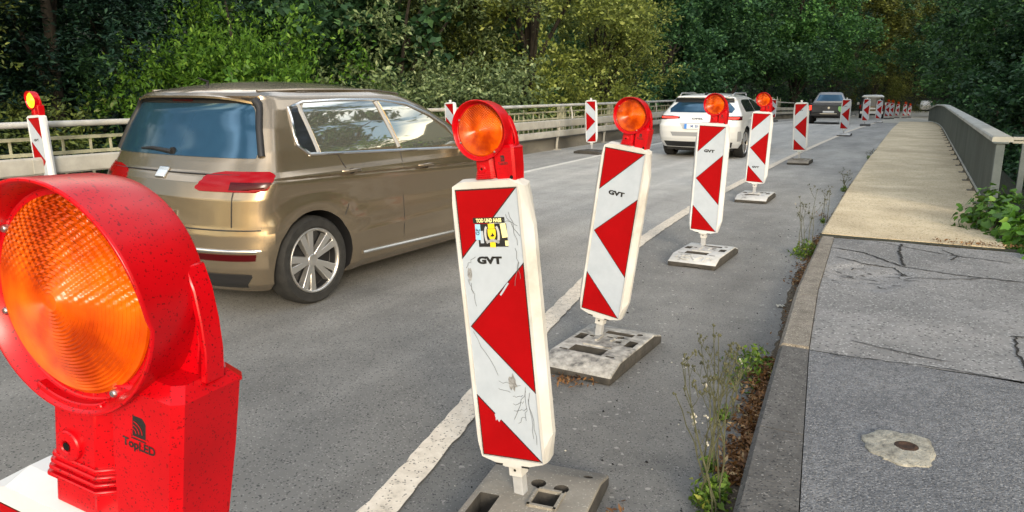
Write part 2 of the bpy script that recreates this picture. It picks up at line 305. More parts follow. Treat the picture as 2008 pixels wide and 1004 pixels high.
def boolean(o, cutters, transfer=False):
    for c in cutters:
        m = o.modifiers.new('cut', 'BOOLEAN'); m.object = c; m.operation = 'DIFFERENCE'; m.solver = 'EXACT'; m.use_self = True
        if transfer: m.material_mode = 'TRANSFER'
    dg = bpy.context.evaluated_depsgraph_get(); me = bpy.data.meshes.new_from_object(o.evaluated_get(dg))
    o.modifiers.clear(); o.data = me
    for c in cutters: bpy.data.objects.remove(c)
def gz(y):
    """road profile along the bridge: level, then falling away past the far end"""
    return 0.0 if y < 30 else -((min(y, 88)-30)**1.3)*.0063
def lerp_poly(P, y):
    for (x0, y0), (x1, y1) in zip(P, P[1:]):
        if y <= y1: return x0+(x1-x0)*(y-y0)/(y1-y0)
    return P[-1][0]

# ------------------------------------------------------------------ setting: terrain, road, lines, footpath
def terrain_z(x, y):
    d = max(0, abs(x+3.9)-5.6)                         # distance outside the deck
    br = 1/(1+math.exp(-(y-6)/1.6))*1/(1+math.exp((y-50)/3.0))
    z = gz(y)-.25-min(d*.9, 5.5)*(.25+.75*br)
    if x < -4: z += max(0, -x-30)*.42
    if y > 75: z += (y-75)*.30*min(1, max(0, (abs(x+1)-7)/8))
    if y > 125: z += (y-125)*.5
    if x > 12: z += max(0, x-24)*.10
    return z
xs = sorted(set([-160, -130, -100, -80, -65, -52, -42, -34, -28, -23, -19, -16, -14, -12, -11, -10.2, -9.6, -8, -5, -2, 0, 1.6, 2.4, 3.4, 5, 7, 9, 12, 16, 21, 27, 35, 45, 60, 80, 110, 150]))
ys = [-60, -35, -20, -12, -6, -2, 0, 2, 4, 6, 8, 10, 13, 17, 22, 28, 34, 40, 45, 50, 56, 63, 70, 78, 88, 100, 115, 130, 150, 180, 240, 320]
mb = MB(); vs = [(x, y, terrain_z(x, y)) for y in ys for x in xs]; nx = len(xs)
mb.add(vs, [(j*nx+i, j*nx+i+1, (j+1)*nx+i+1, (j+1)*nx+i) for j in range(len(ys)-1) for i in range(nx-1)])
tag(build('ground', mb, 'soil', smooth=60), kind='structure')
KL = [(.06, -3), (-.18, 0), (-.41, 2.2), (-.48, 3.05), (-.56, 4.15), (-.65, 5.45), (-.73, 7.7), (-.79, 11.4), (-.83, 16.5), (-.84, 44), (-.84, 60), (-.4, 90)]
KR = [(.27, -3), (.05, 0), (-.19, 2.2), (-.28, 3.05), (-.395, 4.15), (-.5, 5.5), (-.60, 7.7)]
WL = [(-8.9, -6), (-8.75, 3), (-8.45, 10), (-8.28, 16), (-8.2, 22), (-8.15, 45), (-8.15, 60), (-8.2, 120)]     # foot of the left wall
def yseq(a, b, st): return list(np.arange(a, b, st))+[b]
Y1 = yseq(-6, 125, 1.0)
mb = MB()
mb.strip([(lerp_poly(WL, y)-.3, y, gz(y)) for y in Y1], [(lerp_poly(KL, max(y, -3))+.02, y, gz(y)) for y in Y1])
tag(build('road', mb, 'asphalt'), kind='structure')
WLn = [(-1.30, -3), (-1.42, .5), (-1.575, 1.92), (-1.70, 2.55), (-1.84, 3.2), (-2.06, 4.5), (-2.24, 5.6), (-2.40, 7.9), (-2.48, 9.6), (-2.5, 13), (-2.53, 17.6), (-2.44, 23), (-2.25, 32), (-2.1, 40), (-2.0, 60), (-1.9, 100)]
LLn = [(-5.9, 3), (-6.25, 9), (-6.42, 12.5), (-6.55, 17), (-6.58, 22), (-6.5, 45), (-6.5, 100)]
Y2 = yseq(-2, 100, .8)
mb = MB(); mb.strip([(lerp_poly(LLn, y), y, gz(y)+.004) for y in Y2], [(lerp_poly(WLn, y), y, gz(y)+.004) for y in Y2])
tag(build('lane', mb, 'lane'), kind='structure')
rng = random.Random(4)
mb = MB(); Y3 = yseq(-1, 16, .06)+yseq(16.2, 95, .6)
jit = [rng.uniform(-.006, .006) for _ in Y3]; jit2 = [rng.uniform(-.006, .006) for _ in Y3]
mb.strip([(lerp_poly(WLn, y)-.075+a, y, gz(y)+.009) for y, a in zip(Y3, jit)], [(lerp_poly(WLn, y)+.055+a, y, gz(y)+.009) for y, a in zip(Y3, jit2)])
tag(build('lane_line', mb, 'line'), kind='structure')
mb = MB(); Y4 = yseq(3, 95, .7)
mb.strip([(lerp_poly(LLn, y)-.07, y, gz(y)+.009) for y in Y4], [(lerp_poly(LLn, y)+.07, y, gz(y)+.009) for y in Y4])
tag(build('edge_line', mb, 'line_far'), kind='structure')
# light road surface beyond the far end of the bridge
mb = MB(); Y5 = yseq(46, 124, 2)
mb.strip([(-2.0, y, gz(y)+.013) for y in Y5], [(3.4, y, gz(y)+.013) for y in Y5])
tag(build('far_pavement', mb, noisy('pale_far_paving', [(.3, (.42, .40, .34)), (.7, (.56, .53, .46))], 1, 6, .9, .2)), kind='structure')
# kerb stones
mb = MB(); joints = [-3, -1.9, -.9, .1, 1.05, 2.05, 3.05, 4.17, 5.3, 6.5, 7.68]
for i, (a, b) in enumerate(zip(joints, joints[1:])):
    a += .006; b -= .006; mi = 1 if b < 4.3 else 0; dz = rng.uniform(-.006, .006)
    n = 6; A = [a+(b-a)*k/n for k in range(n+1)]
    top = .12+dz; ch = .025
    L0 = [(lerp_poly(KL, y), y, -.05) for y in A]; L1 = [(lerp_poly(KL, y)+.004, y, top-ch) for y in A]; L2 = [(lerp_poly(KL, y)+ch, y, top) for y in A]
    R2 = [(lerp_poly(KR, y)-.004, y, top-.001) for y in A]; R0 = [(lerp_poly(KR, y)-.004, y, -.05) for y in A]
    for P, Q in ((L0, L1), (L1, L2), (L2, R2), (R2, R0)): mb.strip(P, Q, mi)
    for k in (0, n): mb.add([L0[k], L1[k], L2[k], R2[k], R0[k]], [(0, 1, 2, 3, 4)], mi)
tag(build('kerb', mb, ['kerb', 'kerb_dark'], smooth=40), kind='structure')
# footpath: rough asphalt, smoother patch, concrete bridge slab; cracks lie in the same object
mb = MB()
def ground_grid(x0f, x1f, y0, y1, nxg, nyg, zf, mi):
    vs = []
    for j in range(nyg+1):
        y = y0+(y1-y0)*j/nyg
        for i in range(nxg+1):
            x = x0f(y)+(x1f(y)-x0f(y))*i/nxg; vs.append((x, y, zf(x, y)))
    mb.add(vs, [(j*(nxg+1)+i, j*(nxg+1)+i+1, (j+1)*(nxg+1)+i+1, (j+1)*(nxg+1)+i) for j in range(nyg) for i in range(nxg)], mi)
from mathutils import noise as mnoise
def nz3(x, y, s): return mnoise.noise(Vector((x*s, y*s, 3.7)))
xr = lambda y: 3.2 if y < 6 else 3.2-(y-6)*.9
zr = lambda x, y: .112+.010*nz3(x, y, 1.3)+.006*nz3(x, y, 5)
# pothole: a ragged sunk patch in the smooth asphalt
def zs(x, y):
    z = .112+.006*nz3(x, y, 2)
    d = math.hypot((x+.22)/.33, (y-6.15)/.42)+.35*nz3(x, y, 6)
    if d < 1: z -= .03*(1-d)**.5
    return z
ground_grid(lambda y: lerp_poly(KR, y), xr, -3, 4.16, 60, 90, zr, 0)
ground_grid(lambda y: lerp_poly(KR, y), xr, 4.165, 7.68, 70, 80, zs, 1)
PXR = lambda y: .80 if y < 36 else .80-(y-36)*.012
def slab(y0, y1):
    A = yseq(y0, y1, 1.2); L = [(lerp_poly(KL, y)-.01, y) for y in A]; Rr = [(PXR(y), y) for y in A]
    zt = lambda y: gz(y)+.125
    mb.strip([(x, y, zt(y)-.2) for x, y in L], [(x, y, zt(y)-.02) for x, y in L], 2)
    mb.strip([(x, y, zt(y)-.02) for x, y in L], [(x+.02, y, zt(y)) for x, y in L], 2)
    mb.strip([(x+.02, y, zt(y)) for x, y in L], [(x, y, zt(y)) for x, y in Rr], 2)
    mb.strip([(x, y, zt(y)) for x, y in Rr], [(x, y, zt(y)-.25) for x, y in Rr], 2)
    for (x0, y), (x1, _) in ((L[0], Rr[0]), (L[-1], Rr[-1])):
        mb.add([(x0, y, zt(y)-.2), (x0, y, zt(y)-.02), (x0+.02, y, zt(y)), (x1, y, zt(y)), (x1, y, zt(y)-.25)], [(0, 1, 2, 3, 4)], 2)
slab(7.78, 16.2); slab(16.22, 25.3); slab(25.34, 44.5)
mb.strip([(-.74, 7.66, .116), (0, 7.68, .118), (.9, 7.69, .117)], [(-.74, 7.8, .121), (0, 7.8, .120), (.9, 7.8, .12)], 4)
def crack(pts, w, zf=zs):
    P = []
    for (x0, y0), (x1, y1) in zip(pts, pts[1:]):
        n = max(2, int(math.hypot(x1-x0, y1-y0)/.03))
        for k in range(n): t = k/n; P.append((x0+(x1-x0)*t+rng.uniform(-.008, .008), y0+(y1-y0)*t+rng.uniform(-.008, .008)))
    P.append(pts[-1]); A = []; B = []
    for i, (x, y) in enumerate(P):
        q = P[min(i+1, len(P)-1)]; p = P[max(i-1, 0)]; dx, dy = q[0]-p[0], q[1]-p[1]; l = math.hypot(dx, dy) or 1
        ww = w*rng.uniform(.35, 1.1)*(.4 if i in (0, len(P)-1) else 1)/2
        A.append((x-dy/l*ww, y+dx/l*ww, zf(x, y)+.005)); B.append((x+dy/l*ww, y-dx/l*ww, zf(x, y)+.005))
    mb.strip(A, B, 3)
crack([(-.58, 7.15), (-.3, 7.05), (0, 6.62), (.35, 6.5), (.75, 6.45), (1.0, 6.5)], .022)
crack([(-.02, 7.6), (-.03, 7.2), (.02, 6.65)], .026); crack([(-.25, 7.62), (.05, 7.45), (.4, 7.25), (.8, 7.15)], .016)
crack([(.3, 7.5), (.42, 7.25), (.36, 7.05)], .018)
for k in range(16):
    a_ = rng.uniform(0, 6.28); x_ = -.22+.24*rng.uniform(-1, 1); y_ = 6.15+.32*rng.uniform(-1, 1); l_ = rng.uniform(.06, .2)
    crack([(x_, y_), (x_+l_*math.cos(a_)*.6, y_+l_*math.sin(a_)*.4), (x_+l_*math.cos(a_+.5), y_+l_*math.sin(a_+.5)*.6)], .014)
crack([(-.5, 6.75), (-.3, 6.62), (-.05, 6.55), (.05, 6.3)], .02)
crack([(.62, 4.95), (.60, 4.6), (.63, 4.2)], .02); crack([(.6, 4.95), (.9, 5.0), (1.3, 5.05)], .018); crack([(-.2, 4.42), (.05, 4.35), (.3, 4.3)], .012)
crack([(-.28, 4.13), (.2, 4.18), (.7, 4.14), (1.6, 4.17)], .01)
crack([(.02, 6.2), (.3, 6.3), (.55, 6.45)], .015)
tag(build('footpath', mb, ['path_rough', 'path_smooth', 'path_concrete', 'crack', 'rubberseal'], smooth=35), kind='structure')

# earth washed into the gutter, ragged towards the road
mb = MB(); YG = yseq(-1, 46, .05); A = []; B = []
for y in YG:
    w = .035+.06*max(0, nz3(1.3, y, 1.1)+.35)+.03*nz3(7, y, 9)
    if y > 8: w *= .8
    A.append((lerp_poly(KL, y)-max(.008, w), y, gz(y)+.0045)); B.append((lerp_poly(KL, y)+.01, y, gz(y)+.012))
mb.strip(A, B)
tag(build('gutter_dirt', mb, noisy('gutter_earth', [(.3, (.035, .027, .018)), (.7, (.10, .078, .052))], 30, 8, .95, .9, 70, speck=((.22, .18, .12), .93, 120))), kind='structure')
# round concrete patch with an iron valve cap
vp = empty('valve_cover', (.07, 3.11, .115), 0, 'rusty valve cap in a ragged pale concrete ring on the dark footpath', 'valve cover')
mb = MB(); n = 44; rr = [1+.26*mnoise.noise(Vector((math.cos(2*math.pi*k/n)*1.8, math.sin(2*math.pi*k/n)*1.8, 1.2)))+rng.uniform(-.05, .05) for k in range(n)]
ring = lambda s, z: [(.135*s*rr[k]*math.cos(2*math.pi*k/n), .150*s*rr[k]*math.sin(2*math.pi*k/n), z) for k in range(n)]
inn = lambda s, z: [(.022+.042*s*math.cos(2*math.pi*k/n), .01+.042*s*math.sin(2*math.pi*k/n), z+rng.uniform(-.0015, .0015)) for k in range(n)]
loops = [ring(1.03, -.01), ring(1, .004), ring(.93, .009), [((a[0]+b[0])/2, (a[1]+b[1])/2, .009+rng.uniform(-.003, .003)) for a, b in zip(ring(.88, 0), inn(1.1, 0))], inn(1.05, .010), inn(1, .0)]
vs = [p for l in loops for p in l]
mb.add(vs, [(i*n+k, i*n+(k+1) % n, (i+1)*n+(k+1) % n, (i+1)*n+k) for i in range(5) for k in range(n)])
build('concrete_ring', mb, noisy('pale_mortar', [(.34, (.12, .115, .10)), (.46, (.27, .258, .215)), (.7, (.41, .39, .325))], 24, 10, .9, .9, 90, speck=[((.16, .15, .12), .93, 300)], bdist=.006), vp, smooth=40)
mb = MB(); mb.lathe([(.045, 0), (.043, .004), (.03, .006), (.026, .003), (0, .003)], 28, 0, Matrix.Translation((.022, .01, .006)) @ Matrix.Rotation(R(90), 4, 'X'))
build('cap', mb, noisy('rusty_iron', [(.3, (.018, .010, .007)), (.7, (.06, .032, .02))], 30, 6, .9, .5, 90), vp, smooth=40)

# ------------------------------------------------------------------ left edge of the bridge: low wall, crash barrier, railing
def along(xoff, ys, z): return [(lerp_poly(WL, y)+xoff, y, gz(y)+z) for y in ys]
def sweep(mb, prof, ys, mi=0, path=WL, zf=gz):
    """profile [(dx, z)...] closed, swept along the wall line"""
    n = len(prof); vs = [(lerp_poly(path, y)+dx, y, zf(y)+z) for y in ys for dx, z in prof]
    mb.add(vs, [(i*n+k, (i+1)*n+k, (i+1)*n+(k+1) % n, i*n+(k+1) % n) for i in range(len(ys)-1) for k in range(n)], mi)
    mb.add(vs[:n], [tuple(range(n))], mi); mb.add(vs[-n:], [tuple(range(n))[::-1]], mi)
YW = yseq(-5, 60, 1.5)
mb = MB(); sweep(mb, [(.02, -.1), (0, .02), (-.04, .285), (-.07, .31), (-.42, .31), (-.45, -.6)], YW)
tag(build('low_wall', mb, 'conc_wall', smooth=30), 'low weathered concrete wall along the far left edge of the road', 'wall')
cb = empty('crash_barrier', (-8.5, 16, 0), 0, 'pale crash barrier of two stacked beams on brackets along the low wall', 'crash barrier')
def off(o, root):                                   # children carry world-space meshes
    o.parent = root; o.matrix_parent_inverse = Matrix.Translation(root.location).inverted(); return o
for z in (.68, .425):
    mb = MB(); h = .098 if z > .5 else .080; x = .16
    sweep(mb, [(x-.04, z-h), (x, z-h), (x+.022, z-h*.8), (x+.026, z-h*.2), (x+.024, z+h*.3), (x+.018, z+h*.8), (x, z+h), (x-.04, z+h)], YW)
    off(build('beam', mb, 'beam', smooth=25), cb)
for k in range(17):
    y = -1.6+k*3.2; x = lerp_poly(WL, y)
    mb = MB(); mb.tube([(x+.05, y, -.0), (x+.06, y, .2), (x+.085, y, .35), (x+.115, y, .48), (x+.115, y, .76)], .034, 6)
    mb.box((x+.075, y, .012), (.16, .14, .024)); mb.box((x+.13, y+.045, .55), (.02, .012, .36))
    off(build('bracket', mb, 'beam', smooth=35), cb)
    if k % 2 == 0:
        mb = MB(); mb.box((x+.186, y, .68), (.012, .30, .15)); mb.box((x+.186, y, .425), (.012, .30, .13))
        off(build('splice_plate', mb, 'beam', bevel=.004), cb)
rl = empty('railing', (-8.8, 16, 0), 0, 'pale tubular top railing on bent posts behind the crash barrier', 'railing')
mb = MB(); mb.tube(along(-.22, YW, 1.12), .038, 10); off(build('top_rail', mb, 'rail_white', smooth=60), rl)
for k in range(15):
    y = .6+k*3.7; x = lerp_poly(WL, y)-.20
    mb = MB(); mb.tube([(x, y, .26), (x, y, .7), (x-.005, y, .9), (x-.03, y-.03, 1.02), (x-.03, y-.03, 1.12)], .026, 8); mb.box((x, y, .32), (.12, .12, .02))
    off(build('post', mb, 'rail_white', smooth=50), rl)
og = empty('grid_fence', (-9.0, 16, 0), 0, 'old mossy grid fence of thin bars behind the white top rail', 'fence')
YF = yseq(-4, 56, 1.5); xo = -.52
for z in (.94, .76):
    mb = MB(); sweep(mb, [(xo-.016, z-.020), (xo+.016, z-.020), (xo+.016, z+.020), (xo-.016, z+.020)], YF); off(build('bar', mb, 'old_bars'), og)
mb = MB(); y = -4
while y < 56:
    x = lerp_poly(WL, y)+xo; zt = rng.choice([.94, .94, 1.02, .80]); zb = .3
    mb.box((x-.02, y, (zt+zb)/2), (.022, .024, zt-zb)); y += rng.choice([.22, .26, .26, .34])
off(build('upright_bars', mb, 'old_bars'), og)
for k in range(16):
    y = -3.2+k*3.7; x = lerp_poly(WL, y)+xo-.03; mb = MB(); mb.box((x, y, .65), (.09, .12, .86)); mb.box((x, y+.24, .65), (.07, .08, .86))
    off(build('post', mb, 'old_bars', bevel=.006), og)

# ------------------------------------------------------------------ right edge: parapet, its end post and the side railing
PP = [(.82, 9.8), (.82, 30), (.80, 36), (.74, 39.5), (.62, 42), (.45, 43.8)]
pa = empty('bridge_parapet', (.82, 9.8, .12), 0, 'grey-green bridge parapet with a pale flat cap beside the tan footpath', 'parapet')
YP = yseq(9.86, 38, 1.2)+[39.2, 40.4, 41.6, 42.6, 43.8]
def zcap(y): return gz(y)+.98-(0 if y < 39 else (y-39)**2*.009)
mb = MB(); n = len(YP)
for dx in (-.02, .02): pass
A0 = [(lerp_poly(PP, y)-.02, y, gz(y)+.20) for y in YP]; A1 = [(lerp_poly(PP, y)-.02, y, zcap(y)-.03) for y in YP]
B0 = [(lerp_poly(PP, y)+.02, y, gz(y)+.20) for y in YP]; B1 = [(lerp_poly(PP, y)+.02, y, zcap(y)-.03) for y in YP]
mb.strip(A0, A1); mb.strip(B1, B0); mb.strip(A0, B0); mb.strip(A1, B1)
for k in (0, n-1): mb.add([A0[k], A1[k], B1[k], B0[k]], [(0, 1, 2, 3)])
off(build('panel', mb, 'parapet', smooth=40), pa)
mb = MB(); prof = [(-.085, -.028), (.115, -.028), (.115, .014), (.10, .028), (-.07, .028), (-.085, .014)]
sweep(mb, prof, [9.74]+YP, path=PP, zf=zcap); off(build('cap', mb, 'cap', smooth=30), pa)
mb = MB(); sweep(mb, [(-.035, .175), (.03, .175), (.03, .205), (-.035, .205)], YP, path=PP); off(build('bottom_rail', mb, 'cap'), pa)
for k in range(16):
    y = 10.9+k*1.35; mb = MB(); mb.box((.80, y, gz(y)+.155), (.10, .07, .075), taper=(.55, .8)); mb.box((.80, y, gz(y)+.128), (.2, .16, .012))
    off(build('foot', mb, 'conc_wall', bevel=.006), pa)
mb = MB(); mb.box((.82, 9.79, .52), (.085, .085, .86)); mb.box((.82, 9.79, .942), (.15, .13, .022)); off(build('end_post', mb, 'post_green', bevel=.006), pa)
sr = empty('side_railing', (1.2, 9.86, .1), 0, 'plain grey side railing turning off from the parapet end over the ivy', 'railing')
mb = MB(); mb.box((1.87, 9.90, .985), (1.86, .07, .035)); mb.box((1.87, 9.90, .945), (1.86, .03, .03)); off(build('handrail', mb, 'cap', bevel=.006), sr)
for x in (1.06, 1.75, 2.45): mb = MB(); mb.box((x, 9.90, .44), (.06, .05, .98)); off(build('post', mb, 'post_green', bevel=.005), sr)

# ------------------------------------------------------------------ warning beacons
RINGF = [(-.03, .146), (.03, .146), (.128, .174), (.139, .235), (.139, 1.13), (.132, 1.192), (.10, 1.206)]
RINGM = [(-.03, .138), (.03, .138), (.130, .168), (.163, .285), (.163, 1.045), (.140, 1.180), (.105, 1.214)]
RINGI = [(-.03, .178), (.03, .178), (.127, .178), (.127, .235), (.127, 1.13), (.127, 1.182), (.10, 1.182)]
def full(r): return r+[(-x, z) for x, z in r[::-1] if abs(x) > .05]
def inset(tri, d):
    a, b, c = [Vector(p) for p in tri]; la, lb, lc = (b-c).length, (a-c).length, (a-b).length; per = la+lb+lc
    ic = (a*la+b*lb+c*lc)/per; r = abs((b-a).cross(c-a))/per
    return [tuple(ic+(p-ic)*(1-d/r)) for p in (a, b, c)]
def txt(mb, s, size, x, z, y, mi, wx=1.25, bold=.0, rot=0):
    vs, fs = text_mb(s, size, wx, bold); mb.add(vs, fs, mi, Matrix.Translation((x, y, z)) @ Matrix.Rotation(rot, 4, 'Y'))
def scribble(mb, pts, w, y, mi):
    A = []; B = []
    for i, p in enumerate(pts):
        q = Vector(pts[min(i+1, len(pts)-1)])-Vector(pts[max(i-1, 0)]); q = Vector((-q.y, q.x)).normalized()*w/2
        A.append((p[0]+q.x, y, p[1]+q.y)); B.append((p[0]-q.x, y, p[1]-q.y))
    mb.strip(A, B, mi)
def panel_mb(mirror=False, text='GVT', tz=.255, worn=0):
    """slots: 0 plastic 1 white film 2 red film 3 dark edge 4 black 5.. extras"""
    mb = MB(); rings = [(full(RINGF), -.044), (full(RINGI), -.043), (full(RINGI), -.037)]
    mid, back = full(RINGM), full(RINGF); n = len(mid)
    L = [[(x, .044, z) for x, z in back], [(x, .012, z) for x, z in mid], [(x, -.012, z) for x, z in mid]]+[[(x, y, z) for x, z in r] for r, y in rings]
    vs = [p for l in L for p in l]
    mb.add(vs, [(i*n+k, i*n+(k+1) % n, (i+1)*n+(k+1) % n, (i+1)*n+k) for i in range(len(L)-1) for k in range(n)])
    mb.add(L[0], [tuple(range(n))[::-1]]); mb.add(L[-1], [tuple(range(n))])
    for sx in (-.055, .055): mb.box((sx, -.0445, .1545), (.030, .004, .006), 4)          # slots in the lower lip
    sgn = -1 if mirror else 1
    def U(u, v): return (sgn*(u-.5)*.25, 1.18-v)
    for side in (1, -1):                                                                  # printed on both faces
        ym = lambda y: y*side if side == 1 else .0445+(-.037-y)
        if side == 1: mb.add([(x, -.0382, z) for x, z in ((-.125, .18), (.125, .18), (.125, 1.18), (-.125, 1.18))], [(0, 1, 2, 3)], 1)
        else: mb.add([(x, .0455, z) for x, z in ((-.118, .19), (.118, .19), (.118, 1.17), (-.118, 1.17))], [(3, 2, 1, 0)], 1)
        for tri in ([U(0, 0), U(1, 0), U(0, .25)], [U(.02, .5), U(1, .26), U(1, .74)], [U(0, .76), U(0, 1), U(1, 1)]):
            if side == -1: tri = [(x*.93, (z-.68)*.97+.68) for x, z in tri]
            yy = -.0388 if side == 1 else .0461; y2 = -.0393 if side == 1 else .0466
            mb.add([(x, yy, z) for x, z in tri], [(0, 1, 2)], 3); mb.add([(x, y2, z) for x, z in inset(tri, .0042)], [(0, 1, 2)], 2)
    if text: txt(mb, text, .034, -.012, 1.18-tz, -.0391, 4, 1.5, .0021)
    if worn:
        y = -.0398
        # sticker: black ground, pale lettering above, wreath and shield, small blue tag at its left
        a = .055; sx, sz = .006, 1.18-.158
        TT = Matrix.Rotation(R(3), 4, 'Y')
        def rect(cx, cz, w, h, mi, yy, rot=0):
            T = Matrix.Translation((cx, yy, cz)) @ Matrix.Rotation(R(rot), 4, 'Y')
            mb.add([(-w/2, 0, -h/2), (w/2, 0, -h/2), (w/2, 0, h/2), (-w/2, 0, h/2)], [(0, 1, 2, 3)], mi, T)
        rect(sx+.006, sz-.006, .118, .082, 4, y)
        rect(sx-.004, sz+.047, .128, .020, 4, y-.0001)
        txt(mb, 'TOD UND HASS', .0185, sx-.004, sz+.046, y-.0006, 6, .76, .0008)
        rect(sx+.053, sz+.01, .022, .050, 6, y-.0003, -6); rect(sx+.060, sz-.035, .012, .018, 6, y-.0003)
        rect(sx+.004, sz+.026, .026, .018, 5, y-.0003); rect(sx+.004, sz-.040, .022, .018, 5, y-.0003)
        for k in range(2):
            sg = -1 if k else 1; arc = [(sx+.004+sg*(.0155+.0115*math.sin(t))*1.0, sz-.004-.030*math.cos(t)) for t in np.linspace(.25, 2.8, 14)]
            scribble(mb, arc, .009, y-.0004, 7)
        sh = [(-.016, .018), (-.016, -.004), (-.010, -.017), (0, -.023), (.010, -.017), (.016, -.004), (.016, .018)]
        mb.add([(sx+.004+u, y-.0007, sz-.002+v) for u, v in sh], [tuple(range(7))], 5)
        bird = [(-.009, -.009), (-.001, -.004), (.002, .004), (.005, -.002), (.011, -.006), (.004, -.012)]
        mb.add([(sx+.004+u, y-.001, sz+v) for u, v in bird], [tuple(range(6))], 4)
        scribble(mb, [(sx-.022, sz-.030), (sx+.004, sz-.024), (sx+.032, sz-.030)], .010, y-.0008, 9)
        rect(sx-.052, sz+.006, .021, .056, 8, y-.0006, 3); rect(sx-.038, sz-.012, .014, .044, 1, y-.0004)
        txt(mb, 'GE', .021, sx-.052, sz+.006, y-.0012, 4, .9, .0003, R(-80))
        # smears, scratches, a torn white spot
        def blob(cx, cz, rx, rz, mi, yy, seed):
            g = random.Random(seed); p = [(cx+rx*g.uniform(.45, 1.1)*math.cos(t), yy, cz+rz*g.uniform(.45, 1.1)*math.sin(t)) for t in np.linspace(0, 6.28, 15)[:-1]]
            mb.add(p, [tuple(range(14))[::-1]], mi)
        blob(.035, .475, .020, .040, 9, y, 3); blob(-.043, .338, .024, .019, 1, y, 8); blob(-.1, .87, .012, .035, 9, y, 5)
        g = random.Random(12)
        def hair(p, q, n=7, j=.005): return [(p[0]+(q[0]-p[0])*t+g.uniform(-j, j), p[1]+(q[1]-p[1])*t+g.uniform(-j, j)) for t in np.linspace(0, 1, n)]
        for p, q in (((-.11, .66), (-.02, .50)), ((.088, .46), (.075, .34)), ((.095, .44), (.10, .27)), ((.09, .42), (.113, .25)), ((.085, .45), (.03, .335)),
                     ((.075, .43), (.03, .42)), ((.075, .405), (.032, .395)), ((.078, .38), (.03, .365)), ((.07, .35), (.04, .32)), ((-.02, .475), (.065, .465)), ((-.03, .45), (.02, .435)),
                     ((.085, 1.10), (.11, .98)), ((.06, 1.07), (.115, 1.05)), ((.07, 1.09), (.12, 1.01)), ((.10, .97), (.105, .86)), ((.10, .92), (.085, .84)), ((-.115, .90), (-.07, .94)), ((-.11, .86), (-.09, .80)), ((-.1, .84), (-.08, .76))):
            scribble(mb, hair(p, q), .0016, y-.0002, 10)
        scribble(mb, hair((.02, .80), (.055, .845), 4, .001), .007, y-.0003, 1)
    return mb
PM = ['film_white', 'film_red', 'film_edge', 'black', 'yellow', 'pale_yellow', 'sticker_grey', 'sticker_blue', 'grime', 'mark']
def panel_obj(mb, parent, plastic='white_clean'): return build('panel', mb, [plastic]+PM, parent, fix=False)

